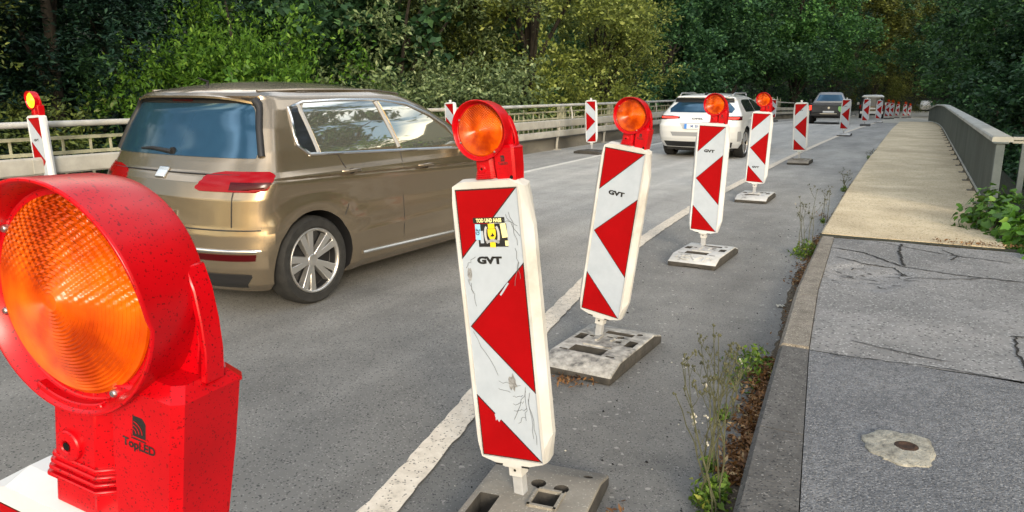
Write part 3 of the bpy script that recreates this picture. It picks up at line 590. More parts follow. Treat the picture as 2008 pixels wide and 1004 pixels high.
def lamp_parts(parent, z0=1.395, lit=False, ext=0):
    """lamp head clamped on the panel: drum with hood and neck; lens, battery box, screws are its parts"""
    mb = MB(); n = 64
    prof = [(.060, .036, 0), (.094, .034, 0), (.110, .024, 0), (.1145, .004, 0), (.1165, -.040, .1), (.1175, -.048, 1), (.1155, -.050, 1), (.1130, -.048, 1), (.1045, -.034, 0), (.096, -.033, 0), (0, -.033, 0)]
    vs = []; fs = []
    for r, y, w in prof:
        for k in range(n):
            t = 2*math.pi*k/n; hood = .020*max(0, math.sin(t))**.6 if math.sin(t) > 0 else 0
            vs.append((r*math.cos(t), y-w*hood, r*math.sin(t)))
    for i in range(len(prof)-1):
        for k in range(n): fs.append((i*n+k, (i+1)*n+k, (i+1)*n+(k+1) % n, i*n+(k+1) % n))
    fs.append(tuple(range(n))); mb.add(vs, fs)
    # neck with chamfered corner, ridges and boss
    def oct_(x0, x1, y0, y1, c): return [(x0+c*.3, y0), (x1-c, y0), (x1, y0+c), (x1, y1-c), (x1-c, y1), (x0+c, y1), (x0, y1-c), (x0, y0+c*.3)]
    mb.slabz(oct_(-.037, .040, -.034, .036, .016), -.187-ext*1.2, -.075)
    for k in range(4): e = .0025+.0012*k; mb.slabz(oct_(-.037-e, .040+e, -.034-e, .036+e, .016), -.160-.0075*k-.0045-ext*.5, -.160-.0075*k-ext*.5)
    arc = [(.114*math.cos(t), .114*math.sin(t)) for t in np.linspace(R(248), R(296), 12)]+[(.106*math.cos(t), .106*math.sin(t)) for t in np.linspace(R(296), R(248), 12)]
    mb.prism(arc, -.046, .02)
    mb.lathe([(.0175, -.034), (.0165, -.0385), (.008, -.040), (.006, -.040), (.0058, -.030)], 20, 0, Matrix.Translation((-.010, 0, -.148-ext*.4)), True)
    mb.lathe([(.0058, -.0395), (.001, -.0394)], 12, 1, Matrix.Translation((-.010, 0, -.148-ext*.4)))
    # web and fin from the drum down to the battery box
    web = [(.060, -.09), (.118, -.062), (.119, -.03), (.115, .01), (.104, .04), (.07, .05)]
    mb.prism(web, .004, .020)
    fin_o = [(.134, -.066), (.1315, -.035), (.125, -.005), (.1155, .025), (.104, .047)]; fin_i = [(.098, .046), (.109, .022), (.118, -.006), (.1245, -.035), (.126, -.066)]
    mb.prism(fin_o+fin_i, .000, .024)
    h = build('warning_lamp', mb, ['red_plastic', 'black_rough'], parent, smooth=38, bevel=.0012, bseg=1); h.location = (0, 0, z0 if ext else z0-.016)
    if not ext: h.scale = (.89, .89, .89)
    # lens: domed, moulded in concentric rings
    prof = [(.0985, -.034), (.098, -.037)]; N = 25
    y = lambda r: -.038-.020*(1-(r/.0965)**2)
    for k in range(N):
        r1 = .0955*(1-k/N); r0 = .0955*(1-(k+.5)/N)
        prof += [(r1, y(r1)), (r0, y(r0)-.0017*(k < N-2))]
    prof.append((0, -.0585))
    mb = MB(); mb.lathe(prof, 72, 0); l = build('lens', mb, 'lens_lit' if lit else 'lens', h, smooth=50)
    for a in (152, 203, 303): 
        mb = MB(); T = Matrix.Translation((.1015*math.cos(R(a)), 0, .1015*math.sin(R(a))))
        mb.lathe([(.0042, -.034), (.0042, -.0385), (.0030, -.0400), (.0012, -.0402), (.0011, -.0385), (0, -.0385)], 14, 0, T); build('screw', mb, 'steel', h, smooth=40)
    # battery box with sloped rim
    mb = MB(); P = lambda e: oct_(.050+e, .134-e, -.036+e, .052-e, .009)
    def loft(l): 
        k = len(l[0][0]); vs = [(x, y, z) for p, z in l for x, y in p]
        mb.add(vs, [(i*k+j, i*k+(j+1) % k, (i+1)*k+(j+1) % k, (i+1)*k+j) for i in range(len(l)-1) for j in range(k)]+[tuple(range(k))[::-1], tuple(range((len(l)-1)*k, len(l)*k))])
    loft([(P(.006), -.200-ext), (P(.003), -.196-ext), (P(0), -.150), (P(-.001), -.078), (P(-.0025), -.077), (P(-.0025), -.0745), (P(.009), -.0625), (P(.012), -.0620)])
    mb.lathe([(.0075, -.0368), (.0005, -.0369)], 16, 1, Matrix.Translation((.118, 0, -.186-ext)))
    lz = -.112; lx = .087
    sq = [(-.0085, -.011), (.0085, -.011), (.0085, .006), (.004, .011), (-.0085, .011)]
    mb.add([(lx+x, -.0367, lz+z) for x, z in sq], [tuple(range(5))], 2)
    for r in (.005, .009, .013):
        scribble(mb, [(lx-.0085+r*math.cos(t), lz-.008+r*math.sin(t)) for t in np.linspace(.1, 1.45, 8)], .0010, -.0371, 0)
    scribble(mb, [(lx-.010, lz-.0135), (lx+.0085, lz-.0135)], .0016, -.0368, 2)
    vs, fs = text_mb('TopLED', .0125, 1.0, .0004); mb.add(vs, fs, 2, Matrix.Translation((lx, -.0368, lz-.0205)))
    build('battery_box', mb, ['red_plastic', 'black_rough', 'black'], h, smooth=25, bevel=.0015, bseg=2)
    return h
def stub(parent):
    mb = MB(); mb.box((0, 0, 1.235), (.042, .042, .055)); return build('post_top', mb, 'white_clean', parent, bevel=.004)
def post_parts(parent):
    mb = MB(); mb.box((0, 0, .08), (.040, .040, .15)); build('post', mb, 'post_grey', parent, bevel=.003)
    mb = MB(); mb.box((0, -.002, .128), (.052, .052, .050)); mb.lathe([(.011, -.0285), (.0105, -.0295), (.006, -.0297)], 14, 0, Matrix.Translation((0, 0, .128)))
    mb.lathe([(.0062, -.0299), (.0003, -.02995)], 12, 1, Matrix.Translation((0, 0, .128))); build('clamp', mb, ['white_plastic', 'black_rough'], parent, bevel=.003)
def base_mb():
    mb = MB(); prof = [(-.40, 0), (-.40, .042), (-.385, .050), (-.262, .090), (.262, .090), (.385, .055), (.40, .045), (.40, 0)]
    mb.add([(-.21, y, z) for y, z in prof]+[(.21, y, z) for y, z in prof], [tuple(range(8))[::-1], tuple(range(8, 16))]+[(i, (i+1) % 8, 8+(i+1) % 8, 8+i) for i in range(8)]); return mb
def cutter(boxes, cyls):
    mb = MB()
    for x, y, w, l, d in boxes: mb.box((x, y, .09-d+.1), (w, l, .2))
    for x, y, r, d in cyls: mb.lathe([(r, -d), (r, .1)], 20, 0, Matrix.Translation((x, y, .09)) @ Matrix.Rotation(R(90), 4, 'X'))
    mb.box((0, -.42, -.012), (.15, .12, .05))
    return build('cutter', mb, 'black_rough')
def base_obj(kind, parent, variant=0, emboss=False):
    o = build('base_plate', base_mb(), [kind], parent, bevel=.010, bseg=2)
    if variant == 0: c = cutter([(-.02, -.175, .20, .10, .082), (-.155, .03, .055, .10, .082), (.155, .03, .055, .10, .082), (.03, .17, .17, .05, .08), (.075, .03, .035, .03, .06), (-.10, .06, .03, .025, .06), (.13, -.22, .05, .018, .03), (-.15, -.22, .05, .018, .03), (.02, .09, .08, .015, .03)], [(.06, .11, .022, .03), (.14, .21, .018, .03)])
    else: c = cutter([(-.145, -.06, .075, .21, .082), (.055, .075, .085, .10, .082), (.14, -.10, .07, .09, .082), (.02, -.20, .16, .09, .082), (.06, -.035, .05, .05, .07)], [(-.005, .175, .028, .08), (.085, .165, .028, .08), (.15, .30, .018, .06)])
    c.parent = parent; bpy.context.view_layer.update()
    boolean(o, [c]); o.data.shade_smooth(); o.data.set_sharp_from_angle(angle=R(30)); o.name = 'base_plate'; o.data.name = 'base_plate'
    o.data.materials.append(M['base_side'])
    for p in o.data.polygons:
        if p.normal.z < .30 or (p.center.z < .055 and abs(p.center.y) < .33): p.material_index = len(o.data.materials)-1
    mb = MB()
    if variant == 1:
        for a, b, w, l in ((.055, .130, .105, .012), (.055, .020, .105, .012), (.0075, .075, .010, .122), (.104, .075, .012, .122)): mb.box((a, b, .094), (w, l, .012))
    else:
        for a, b, w, l in ((0, -.095, .17, .014), (-.045, .035, .012, .10), (.035, .045, .014, .05)): mb.box((a, b, .093), (w, l, .010))
    if emboss:
        vs, fs = text_mb('GVT', .10, 1.4, .003, .008); ang = math.atan2(.04, .123)
        mb.add(vs, fs, 0, Matrix.Translation((0, -.325, .0705)) @ Matrix.Rotation(-R(90)+ang, 4, 'X'))
        for v0 in (-.155, .155): mb.box((v0, -.32, .078), (.008, .07, .006), 0, Matrix.Translation((0, 0, 0)))
    bm = bmesh.new(); bm.from_mesh(o.data); V_ = [bm.verts.new(p) for p in mb.v]
    for f in mb.f: bm.faces.new([V_[i] for i in f])
    bm.to_mesh(o.data); bm.free()
    return o
def beacon(x, y, label, tilt=0, lean=0, yaw=0, lift=0, lamp=True, base='base_white', variant=0, mirror=False, text='GVT', tz=.255, worn=0, plastic='white_clean', lit=False, byaw=None, boff=(.04, -.10), emboss=False, group=None, neck=0):
    z = gz(y)
    r = empty('warning_beacon', (x, y, z), R(yaw), label, 'warning beacon', group)
    ax = Matrix.Translation((0, 0, .1)) @ Euler((R(lean), R(tilt), 0)).to_matrix().to_4x4() @ Matrix.Translation((0, 0, -.1+lift+.063)) @ Matrix.Scale(.955, 4)
    def pose(o): o.matrix_basis = ax @ o.matrix_basis
    base_obj(base, r, variant, emboss); post_parts(r); panel_obj(panel_mb(mirror, text, tz, worn), r, plastic)
    if neck: lamp_parts(r, 1.395+neck, lit, neck*.8)
    else: lamp_parts(r, lit=lit) if lamp else stub(r)
    for ch in r.children:
        if ch.name.startswith('base_plate'):
            ch.location = (boff[0], boff[1], 0); ch.rotation_euler = (0, 0, R((byaw or 0)-yaw))
        else: pose(ch)
    return r
G1 = 'warning beacons along the temporary lane line'
b0 = beacon(-.850, .398, 'huge red warning lamp with orange lens on a beacon in the closest foreground', 8.5, 0, 6, -.118, True, 'base_grey', 1, worn=0, neck=.055, group=G1)
b1 = beacon(-1.122, 2.14, 'leaning worn beacon with a football sticker, scratches and an orange lamp', -6.2, 0, 0, 0, True, 'base_grey', 1, worn=1, plastic='white_plastic', byaw=8, boff=(.06, -.09), group=G1)
b2 = beacon(-1.535, 3.92, 'beacon leaning right with an orange lamp on a flaking white and dark base', 7.6, 0, -4, 0, True, 'base_worn', 0, plastic='white_plastic', byaw=-2, boff=(.08, -.10), group=G1)
b3 = beacon(-1.655, 6.82, 'beacon with an orange lamp on a white embossed base before the white car', 2.0, 0, -4, 0, True, 'base_white', 0, emboss=True, byaw=-2, boff=(.08, -.20), group=G1, tz=.235)
b4 = beacon(-1.96, 10.9, 'beacon with an orange lamp and low print, beside the white car front wheel', 2.0, 0, -3, 0, True, 'base_white', 0, tz=.78, group=G1, boff=(.06, -.15))
b5 = beacon(-2.15, 16.8, 'upright beacon without a lamp on a grey base, between the white car and the pickup', -2.0, 0, 0, .04, False, 'base_grey', 0, tz=.14, group=G1)
b6 = beacon(-2.22, 28.0, 'beacon without a lamp on a wide pale base, just right of the pickup', .5, 0, 0, 0, False, 'base_white', 0, tz=.22, group=G1)
b7 = beacon(-2.20, 38.6, 'small lampless beacon on a dark base in front of the distant van', 1, 0, 0, .02, False, 'base_black', 0, group=G1)
b8 = beacon(-2.0, 46.5, 'tiny lampless beacon at the right corner of the distant van', 1, 0, 0, 0, False, 'base_white', 0, group=G1)
far = beacon(-2.15, 63, 'far beacon with a red lamp, front one of an overlapping pair', 2, 0, 0, 0, True, 'base_black', 0, group=G1)
def far_copy(src, x, y, label):
    r = empty('warning_beacon', (x, y, gz(y)), 0, label, 'warning beacon', G1)
    for ch in list(src.children): copy_tree(ch, r)
    return r
far_copy(far, -1.95, 66, 'far beacon with a red lamp, half hidden behind the front one of its pair')
far_copy(far, -1.78, 76, 'left beacon of a distant pair with red lamps near the bridge end')
far_copy(far, -1.22, 77, 'right beacon of a distant pair with red lamps near the bridge end')
far_copy(far, -.95, 88, 'last and smallest far beacon with a red lamp, standing alone')
G2 = 'mirrored warning beacons by the left wall'
c1 = beacon(-8.50, 4.80, 'beacon with a lit yellow lamp beside the pale railing behind the brown car', -3.5, 0, -3, .02, True, 'base_black', 0, mirror=True, lit=True, group=G2)
c2 = beacon(-6.93, 16.9, 'lampless beacon with right-pointing red arrows on a flat dark base by the crash barrier', -2.5, 0, 0, .06, False, 'base_black', 0, mirror=True, text=None, group=G2, boff=(.0, 0), byaw=80)
c3 = beacon(-8.36, 12.9, 'lampless beacon half hidden behind the windscreen of the brown car', -3, 0, -15, .05, False, 'base_black', 0, mirror=True, text=None, group=G2)
c4 = beacon(-7.2, 44.0, 'distant lampless beacon peeking out behind the white car', 0, 0, 0, 0, False, 'base_black', 0, mirror=True, text=None, group=G2)

# ------------------------------------------------------------------ vehicles: bodies lofted from horizontal slices
class Shape:
    """rows (z, y_rear, y_front, half width, rear corner length, front corner length)"""
    def __init__(s, rows, p=2.4, drop=0): s.r = np.array(rows, float); s.p = p; s.drop = drop
    def at(s, z): return [np.interp(z, s.r[:, 0], s.r[:, i]) for i in range(1, 6)]
    def side(s, y, z):
        yr, yf, hw, lr, lf = s.at(z); L = yf-yr
        if lr+lf > L: k = L/(lr+lf); lr *= k; lf *= k
        d = y-yr; e = yf-y; f = 1
        if d < lr: f = max(0, 1-max(0, 1-max(d, 0)/lr)**s.p)**(1/s.p)
        elif e < lf: f = max(0, 1-max(0, 1-max(e, 0)/lf)**s.p)**(1/s.p)
        return hw*f
    def outline(s, z, na=12, nm=26, nf=14):
        yr, yf, hw, lr, lf = s.at(z); L = yf-yr
        if lr+lf > L: k = L/(lr+lf); lr *= k; lf *= k
        pts = []
        for i in range(na): ph = math.pi/2*i/na; pts.append((hw*math.sin(ph)**(2/s.p), yr+lr*(1-math.cos(ph)**(2/s.p))))
        for i in range(nm): pts.append((hw, yr+lr+(L-lr-lf)*i/nm))
        for i in range(nf+1): ph = math.pi/2*i/nf; pts.append((hw*math.cos(ph)**(2/s.p) if i < nf else 0, yf-lf*(1-math.sin(ph)**(2/s.p))))
        return pts
    def rear(s, x, z):
        yr, yf, hw, lr, lf = s.at(z); L = yf-yr
        if lr+lf > L: lr *= L/(lr+lf)
        return yr+lr*(1-max(0, 1-min(1, abs(x)/hw)**s.p)**(1/s.p))
    def body(s, nz=64, sculpt=None, fine=()):
        zs = np.unique(np.round(np.concatenate([np.linspace(s.r[0, 0], s.r[-1, 0], nz), s.r[:, 0], fine]), 4)); loops = []
        for z in zs:
            h = s.outline(z); full_ = h+[(-x, y) for x, y in h[1:-1][::-1]]
            l = []
            for x, y in full_:
                if sculpt and abs(x) > .5: x += math.copysign(sculpt(y, z), x)
                l.append((x, y, z))
            loops.append(l)
        n = len(loops[0]); vs = [p for l in loops for p in l]; mb = MB()
        mb.add(vs, [(i*n+k, i*n+(k+1) % n, (i+1)*n+(k+1) % n, (i+1)*n+k) for i in range(len(loops)-1) for k in range(n)])
        mb.add(loops[0], [tuple(range(n))[::-1]]); mb.add(loops[-1], [tuple(range(n))]); return mb
def grid_solid(G, th=.010, inward=None):
    """G: rows of points (outer surface); closed thin solid following it"""
    nr, nc = len(G), len(G[0]); P = np.array(G); du = np.gradient(P, axis=1); dv = np.gradient(P, axis=0)
    N = np.cross(du, dv); N /= np.linalg.norm(N, axis=2, keepdims=True)+1e-9
    c = np.array(inward if inward is not None else (0, 1.2, .6)); flip = ((P-c)*N).sum(2).mean() < 0
    if flip: N = -N
    O = P+N*.004; I = P-N*th; mb = MB(); idx = lambda i, j: i*nc+j
    f = [(idx(i, j), idx(i, j+1), idx(i+1, j+1), idx(i+1, j)) for i in range(nr-1) for j in range(nc-1)]
    K = nr*nc; f2 = [tuple(K+q for q in a[::-1]) for a in f]
    rim = [(idx(0, j), idx(0, j+1)) for j in range(nc-1)]+[(idx(i, nc-1), idx(i+1, nc-1)) for i in range(nr-1)]+[(idx(nr-1, j+1), idx(nr-1, j)) for j in range(nc-1)]+[(idx(i+1, 0), idx(i, 0)) for i in range(nr-1)]
    mb.add([tuple(p) for p in O.reshape(-1, 3)]+[tuple(p) for p in I.reshape(-1, 3)], f+f2+[(b, a, K+a, K+b) for a, b in rim]); return mb
def side_patch(sh, rows, sgn=1, nc=18, nr=14, th=.01, sculpt=None, lift=0):
    """rows: [(z, y0, y1)...] from bottom to top"""
    Z = [r[0] for r in rows]; G = []
    for z in np.linspace(Z[0], Z[-1], nr):
        y0 = np.interp(z, Z, [r[1] for r in rows]); y1 = np.interp(z, Z, [r[2] for r in rows])
        G.append([(sgn*(sh.side(y, z)+(sculpt(y, z) if sculpt else 0)+lift), y, z) for y in np.linspace(y0, y1, nc)])
    return grid_solid(G, th)
def rear_patch(sh, rows, nc=24, nr=12, th=.01, lift=0):
    """rows: [(z, x0, x1)...]"""
    Z = [r[0] for r in rows]; G = []
    for z in np.linspace(Z[0], Z[-1], nr):
        x0 = np.interp(z, Z, [r[1] for r in rows]); x1 = np.interp(z, Z, [r[2] for r in rows])
        G.append([(x, sh.rear(x, z)-lift, z) for x in np.linspace(x0, x1, nc)])
    return grid_solid(G, th)
def wrap_patch(sh, rows, sgn=1, nc=22, nr=10, th=.02, lift=0):
    """rows: [(z, x on the tail, y on the flank)...]: follows the rear corner round"""
    Z = [r[0] for r in rows]; G = []
    for z in np.linspace(Z[0], Z[-1], nr):
        x0 = np.interp(z, Z, [r[1] for r in rows]); y1 = np.interp(z, Z, [r[2] for r in rows]); yr, yf, hw, lr, lf = sh.at(z)
        poly = [p for p in sh.outline(z, 60, 60) if p[0] >= x0-1e-6 and p[1] <= y1]
        d = np.concatenate([[0], np.cumsum([math.dist(a, b) for a, b in zip(poly, poly[1:])])]); t = np.linspace(0, d[-1], nc)
        X = np.interp(t, d, [p[0] for p in poly]); Y = np.interp(t, d, [p[1] for p in poly]); G.append([(sgn*(x+lift*.6), y-lift*.4, z) for x, y in zip(X, Y)])
    return grid_solid(G, th)
def wheel(parent, loc, rad, width, sgn, style='spokes', n=10):
    mb = MB(); T = Matrix.Rotation(sgn*R(90), 4, 'Z')                                # lathe axis y -> x; outer face at local -y
    w = width/2; rr = rad*.735
    prof = [(rr, w*.9), (rr*1.02, w), (rad*.93, w), (rad*.985, w*.75), (rad, w*.45), (rad, -w*.45), (rad*.985, -w*.75), (rad*.93, -w), (rr*1.05, -w*.98), (rr, -w*.86)]
    mb.lathe(prof+[(rr, w*.9)], 56, 0, T @ Matrix.Rotation(0, 4, 'Y'), True)
    o = build('wheel', mb, 'tyre', parent, smooth=40); o.location = loc
    mb = MB(); mb.lathe([(rr*1.005, w*.8), (rr*1.005, -w*.88), (rr*.95, -w*.9), (rr*.90, -w*.72), (rr*.90, -w*.2), (.02, -w*.2), (0, -w*.2)], 56, 1, T, True)
    mb.lathe([(rr*1.005, -w*.88), (rr*.985, -w*.99), (rr*.93, -w*.92), (rr*.91, -w*.75)], 56, 0, T, True)
    for k in range(n):
        a = 2*math.pi*k/n+(.13 if k % 2 else -.13); Q = T @ Matrix.Rotation(a, 4, 'Y')
        q = [(-.016, rr*.12), (.016, rr*.12), (.027, rr*.93), (-.027, rr*.93)]
        y = lambda z: -w*(.62+.26*(z/rr)); vs = [(x*rad/.32, y(z), z) for x, z in q]+[(x*1.2*rad/.32, -w*.3, z) for x, z in q]
        mb.add(vs, [(0, 1, 2, 3), (7, 6, 5, 4)]+[((i+1) % 4, i, 4+i, 4+(i+1) % 4) for i in range(4)], 0, Q)
    mb.lathe([(rr*.20, -w*.4), (rr*.19, -w*.68), (rr*.12, -w*.74), (0, -w*.75)], 24, 0, T)
    build('rim', mb, ['alloy', 'car_black'], o, smooth=30, bevel=.004); return o
def loop_tube(mb, sh, pts, rad, sgn=1, lift=.004, mi=0, sculpt=None):
    P = []
    for (y0, z0), (y1, z1) in zip(pts, pts[1:]):
        n = max(2, int(math.hypot(y1-y0, z1-z0)/.05))
        for k in range(n): t = k/n; P.append((y0+(y1-y0)*t, z0+(z1-z0)*t))
    P.append(pts[-1]); mb.tube([(sgn*(sh.side(y, z)+lift+(sculpt(y, z) if sculpt else 0)), y, z) for y, z in P], rad, 6, mi)

# --- brown people carrier
HD = -3.0                                              # heading, degrees (negative = bonnet towards the right)
car = empty('minivan', (-4.575, 3.80, 0), R(HD), 'golden brown people carrier passing behind the warning beacons, tailgate towards us', 'car')
sh = Shape([(.16, -.42, 3.15, .80, .30, .8), (.22, -.49, 3.24, .855, .32, .9), (.34, -.535, 3.34, .885, .34, 1.0), (.46, -.545, 3.36, .893, .34, 1.0), (.56, -.54, 3.37, .898, .34, 1.0), (.62, -.525, 3.37, .900, .32, 1.0),
            (.80, -.50, 3.33, .902, .30, 1.0), (.90, -.455, 3.18, .905, .28, 1.0), (.935, -.43, 3.0, .900, .27, .9), (.97, -.40, 2.85, .885, .26, .8), (1.03, -.365, 2.52, .868, .24, .6), (1.10, -.33, 2.36, .848, .22, .5),
            (1.25, -.265, 2.08, .795, .20, .4), (1.38, -.205, 1.82, .742, .20, .4), (1.44, -.20, 1.66, .705, .22, .4), (1.465, -.235, 1.58, .68, .24, .4), (1.488, -.215, 1.48, .635, .26, .45), (1.510, -.14, 1.38, .565, .30, .5), (1.535, .0, 1.22, .45, .35, .5), (1.555, .14, 1.02, .32, .35, .5), (1.568, .34, .8, .16, .3, .3), (1.571, .5, .65, .04, .1, .1)])
AX = .105
def arch(y, z):
    d = math.hypot(y-AX, z-.32); b = 0
    if .36 < d < .50 and z > .12: b = .022*math.sin((d-.36)/.14*math.pi)
    t = z-(.925-.030*y); k = 1 if y > -.1 else max(0, (y+.45)/.35)
    crease = k*(.016*math.exp(-t/.055) if t > 0 else .016-.034*(1-math.exp(t/.016))*math.exp(t/.30))
    low = z-(.44+.02*y); sill = (.006*math.exp(-abs(low)/.02) if low > 0 else .006-.014*(1-math.exp(low/.03)))*(1 if .55 < y < 2.15 else 0)
    return b+crease+sill
body = build('body', sh.body(84, arch, np.arange(.80, .985, .006)), ['gold', 'car_black'], car, smooth=32)
cut = []
for y in (AX, 2.60):
    mb = MB(); mb.lathe([(.365, -1.2), (.365, 1.2)], 56, 1, Matrix.Translation((0, y, .315)) @ Matrix.Rotation(R(90), 4, 'Z'))
    cut.append(build('cutter', mb, ['gold', 'car_black']))
bpy.context.view_layer.update()
for c in cut: c.matrix_world = car.matrix_basis @ c.matrix_basis
mb = MB()
bpy.context.view_layer.update(); boolean(body, cut); body.data.shade_smooth(); body.data.set_sharp_from_angle(angle=R(32)); body.name = 'body'
for y in (AX, 2.60):
    for sg in (1, -1):
        wheel(car, (sg*.795, y, .318), .318, .205, sg)
# inner arches so nothing shows through
mb = MB()
mb.box((0, 1.3, .30), (1.15, 3.3, .26)); mb.box((0, 1.3, .5), (1.1, 3.2, .3))
build('underbody', mb, 'car_black', car)
DLO = [(.135, 1.070), (.40, 1.060), (1.10, 1.035), (1.97, 1.005), (1.79, 1.205), (1.60, 1.305), (1.34, 1.395), (1.03, 1.430), (.60, 1.434), (.22, 1.422), (.075, 1.385), (.045, 1.14), (.135, 1.070)]
for sg in (1, -1):
    build('window', side_patch(sh, [(1.075, .150, .205), (1.14, .065, .195), (1.38, .090, .150), (1.412, .20, .21)], sg, 10), 'glass_dark', car, smooth=40)
    build('window', side_patch(sh, [(1.068, .245, 1.06), (1.20, .225, 1.02), (1.375, .195, .960), (1.418, .235, .945)], sg, 24, 16), 'glass', car, smooth=40)
    build('window', side_patch(sh, [(1.040, 1.12, 1.93), (1.15, 1.095, 1.79), (1.28, 1.06, 1.585), (1.375, 1.03, 1.34), (1.418, 1.02, 1.06)], sg, 24, 16), 'glass', car, smooth=40)
    for a in ([(1.075, .222), (1.405, .17)], [(1.06, 1.09), (1.415, .985)]):
        mb = MB(); loop_tube(mb, sh, [(y, z) for z, y in a], .016, sg, .001); build('window_pillar', mb, 'car_grey', car, smooth=40)
    mb = MB(); loop_tube(mb, sh, DLO, .012, sg, .005); build('window_trim', mb, 'chrome', car, smooth=50)
    # door seams, sill strip, crease shadow gap
    mb = MB()
    for s_ in ([(1.09, 1.02), (1.075, .80), (1.09, .32)], [(.40, 1.05), (.46, .90), (.46, .70), (.36, .58)], [(2.1, .98), (2.17, .8), (2.14, .32)]): loop_tube(mb, sh, s_, .004, sg, -.0015, 0, arch)
    build('door_seam', mb, 'car_black', car)
    mb = MB(); loop_tube(mb, sh, [(.60, .285), (2.15, .250)], .013, sg, .006, 0, arch); build('sill_strip', mb, 'chrome', car, smooth=50)
    for y, z in ((.49, .928), (1.37, .898)):
        x = sh.side(y, z)+arch(y, z); mb = MB(); mb.tube([(sg*(x-.006), y-.095, z), (sg*(x+.022), y-.065, z), (sg*(x+.026), y, z+.002), (sg*(x+.022), y+.065, z), (sg*(x-.006), y+.095, z)], [.010, .013, .014, .013, .010], 8)
        h = build('door_handle', mb, 'gold', car, smooth=50)
        mb = MB(); mb.lathe([(.034, -.003), (.034, .003), (0, .004)], 20, 0, Matrix.Translation((sg*(x+.001), y, z-.004)) @ Matrix.Rotation(-sg*R(90), 4, 'Z') @ Matrix.Scale(.6, 4, (0, 0, 1))); build('recess', mb, 'car_black', h)
    # tail lamp: bright inner and darker outer glass
    tl = build('tail_lamp', wrap_patch(sh, [(.850, .41, -.33), (.862, .37, -.27), (.955, .43, -.195), (.978, .58, -.215)], sg, 26, 10, lift=.007), 'tail', car, smooth=50)
    build('lamp_inner', wrap_patch(sh, [(.862, .66, -.35), (.868, .655, -.28), (.905, .655, -.235), (.912, .65, -.24)], sg, 16, 6, .012, .0125), 'tail_dark', tl, smooth=50)
    rf = build('bumper_reflector', wrap_patch(sh, [(.395, .44, -.36), (.440, .38, -.28)], sg, 18, 4, .012, .006), 'tail_dark', car, smooth=50)
    # mirror
    mb = MB(); mb.lathe([(0, -.07), (.062, -.06), (.088, -.02), (.088, .015), (.05, .055), (0, .07)], 20, 0, Matrix.Translation((sg*1.0, 1.93, 1.045)) @ Matrix.Scale(.75, 4, (0, 0, 1)) @ Matrix.Scale(1.25, 4, (1, 0, 0)))
    mb.box((sg*.90, 1.95, 1.0), (.12, .06, .04)); build('side_mirror', mb, 'gold', car, smooth=50)
    mb = MB(); 
    P = [(sg*(np.interp(y, [-.05, .3, 1.1, 1.5], [.585, .615, .60, .52])), y, np.interp(y, [-.05, .3, .7, 1.1, 1.5], [1.497, 1.507, 1.508, 1.503, 1.475])) for y in np.linspace(-.05, 1.5, 24)]
    mb.tube(P, .011, 6); build('roof_strip', mb, 'gold', car, smooth=50)
build('rear_window', rear_patch(sh, [(1.060, -.765, .765), (1.10, -.765, .765), (1.38, -.645, .645), (1.415, -.60, .60)], 34, 14), 'glass_rear', car, smooth=50)
for sg in (1, -1):
    mb = MB(); P = [(sg*np.interp(z, [1.06, 1.40, 1.44], [.800, .665, .62]), z) for z in np.linspace(1.07, 1.435, 14)]
    mb.tube([(x, sh.rear(x, z)-.002, z) for x, z in P], [.024]*12+[.03, .03], 8); build('pillar_trim', mb, 'car_black', car, smooth=50)
sp = build('spoiler', rear_patch(sh, [(1.418, -.64, .64), (1.450, -.66, .66)], 30, 4, .02, .006), 'car_black', car, smooth=50)
mb = MB(); P = [(x, sh.rear(x, 1.468)-.035, 1.468-.05*(abs(x)/.66)**4) for x in np.linspace(-.64, .64, 26)]; Q = [(x, sh.rear(x, 1.468)+.16, 1.492-.05*(abs(x)/.66)**4) for x in np.linspace(-.64, .64, 26)]
k = len(P); mb.strip(P, Q); mb.strip([(x, y, z-.014) for x, y, z in P], [(x, y, z-.03) for x, y, z in Q]); mb.strip(P, [(x, y, z-.014) for x, y, z in P]); build('spoiler_lip', mb, 'gold', sp, smooth=50)
mb = MB(); mb.box((0, sh.rear(0, 1.437)-.012, 1.437), (.22, .008, .018)); build('brake_light', mb, 'tail_dark', sp)
mb = MB(); y = sh.rear(0, 1.10); mb.lathe([(.03, -.03), (.03, 0), (.02, .02)], 16, 0, Matrix.Translation((.02, y+.01, 1.085))); mb.tube([(.02, y-.02, 1.085), (-.2, sh.rear(-.2, 1.10)-.02, 1.105), (-.36, sh.rear(-.36, 1.10)-.012, 1.095)], [.018, .012, .007], 6)
build('rear_wiper', mb, 'car_black', car, smooth=50)
mb = MB(); mb.tube([(-.02, -.0, 1.50), (-.02, .02, 1.565), (-.02, -.06, 1.59)], [.018, .010, .004], 6); build('antenna', mb, 'car_black', car, smooth=50)
mb = MB(); mb.box((0, sh.rear(0, .66)-.008, .66), (.46, .012, .105)); build('number_plate', mb, 'plate', car, bevel=.004)
mb = MB(); mb.tube([(x, sh.rear(x, .955)-.004, .955) for x in np.linspace(-.76, .76, 24)], .005, 6); mb.tube([(x, sh.rear(x, .60)-.001, .60) for x in np.linspace(-.86, .86, 30)], .005, 6)
mb.tube([(.70, sh.rear(.70, z)-.001, z) for z in np.linspace(.62, .955, 8)], .004, 6); mb.tube([(-.70, sh.rear(.70, z)-.001, z) for z in np.linspace(.62, .955, 8)], .004, 6); build('tailgate_seam', mb, 'car_black', car)
mb = MB(); mb.tube([(x, sh.rear(x, .462)-.006, .462) for x in np.linspace(-.885, .885, 40)], .013, 8); build('bumper_strip', mb, 'chrome', car, smooth=50)
build('badge', rear_patch(sh, [(.915, -.055, .055), (.985, -.055, .055)], 6, 4, .01, .01), 'chrome', car, bevel=.01)
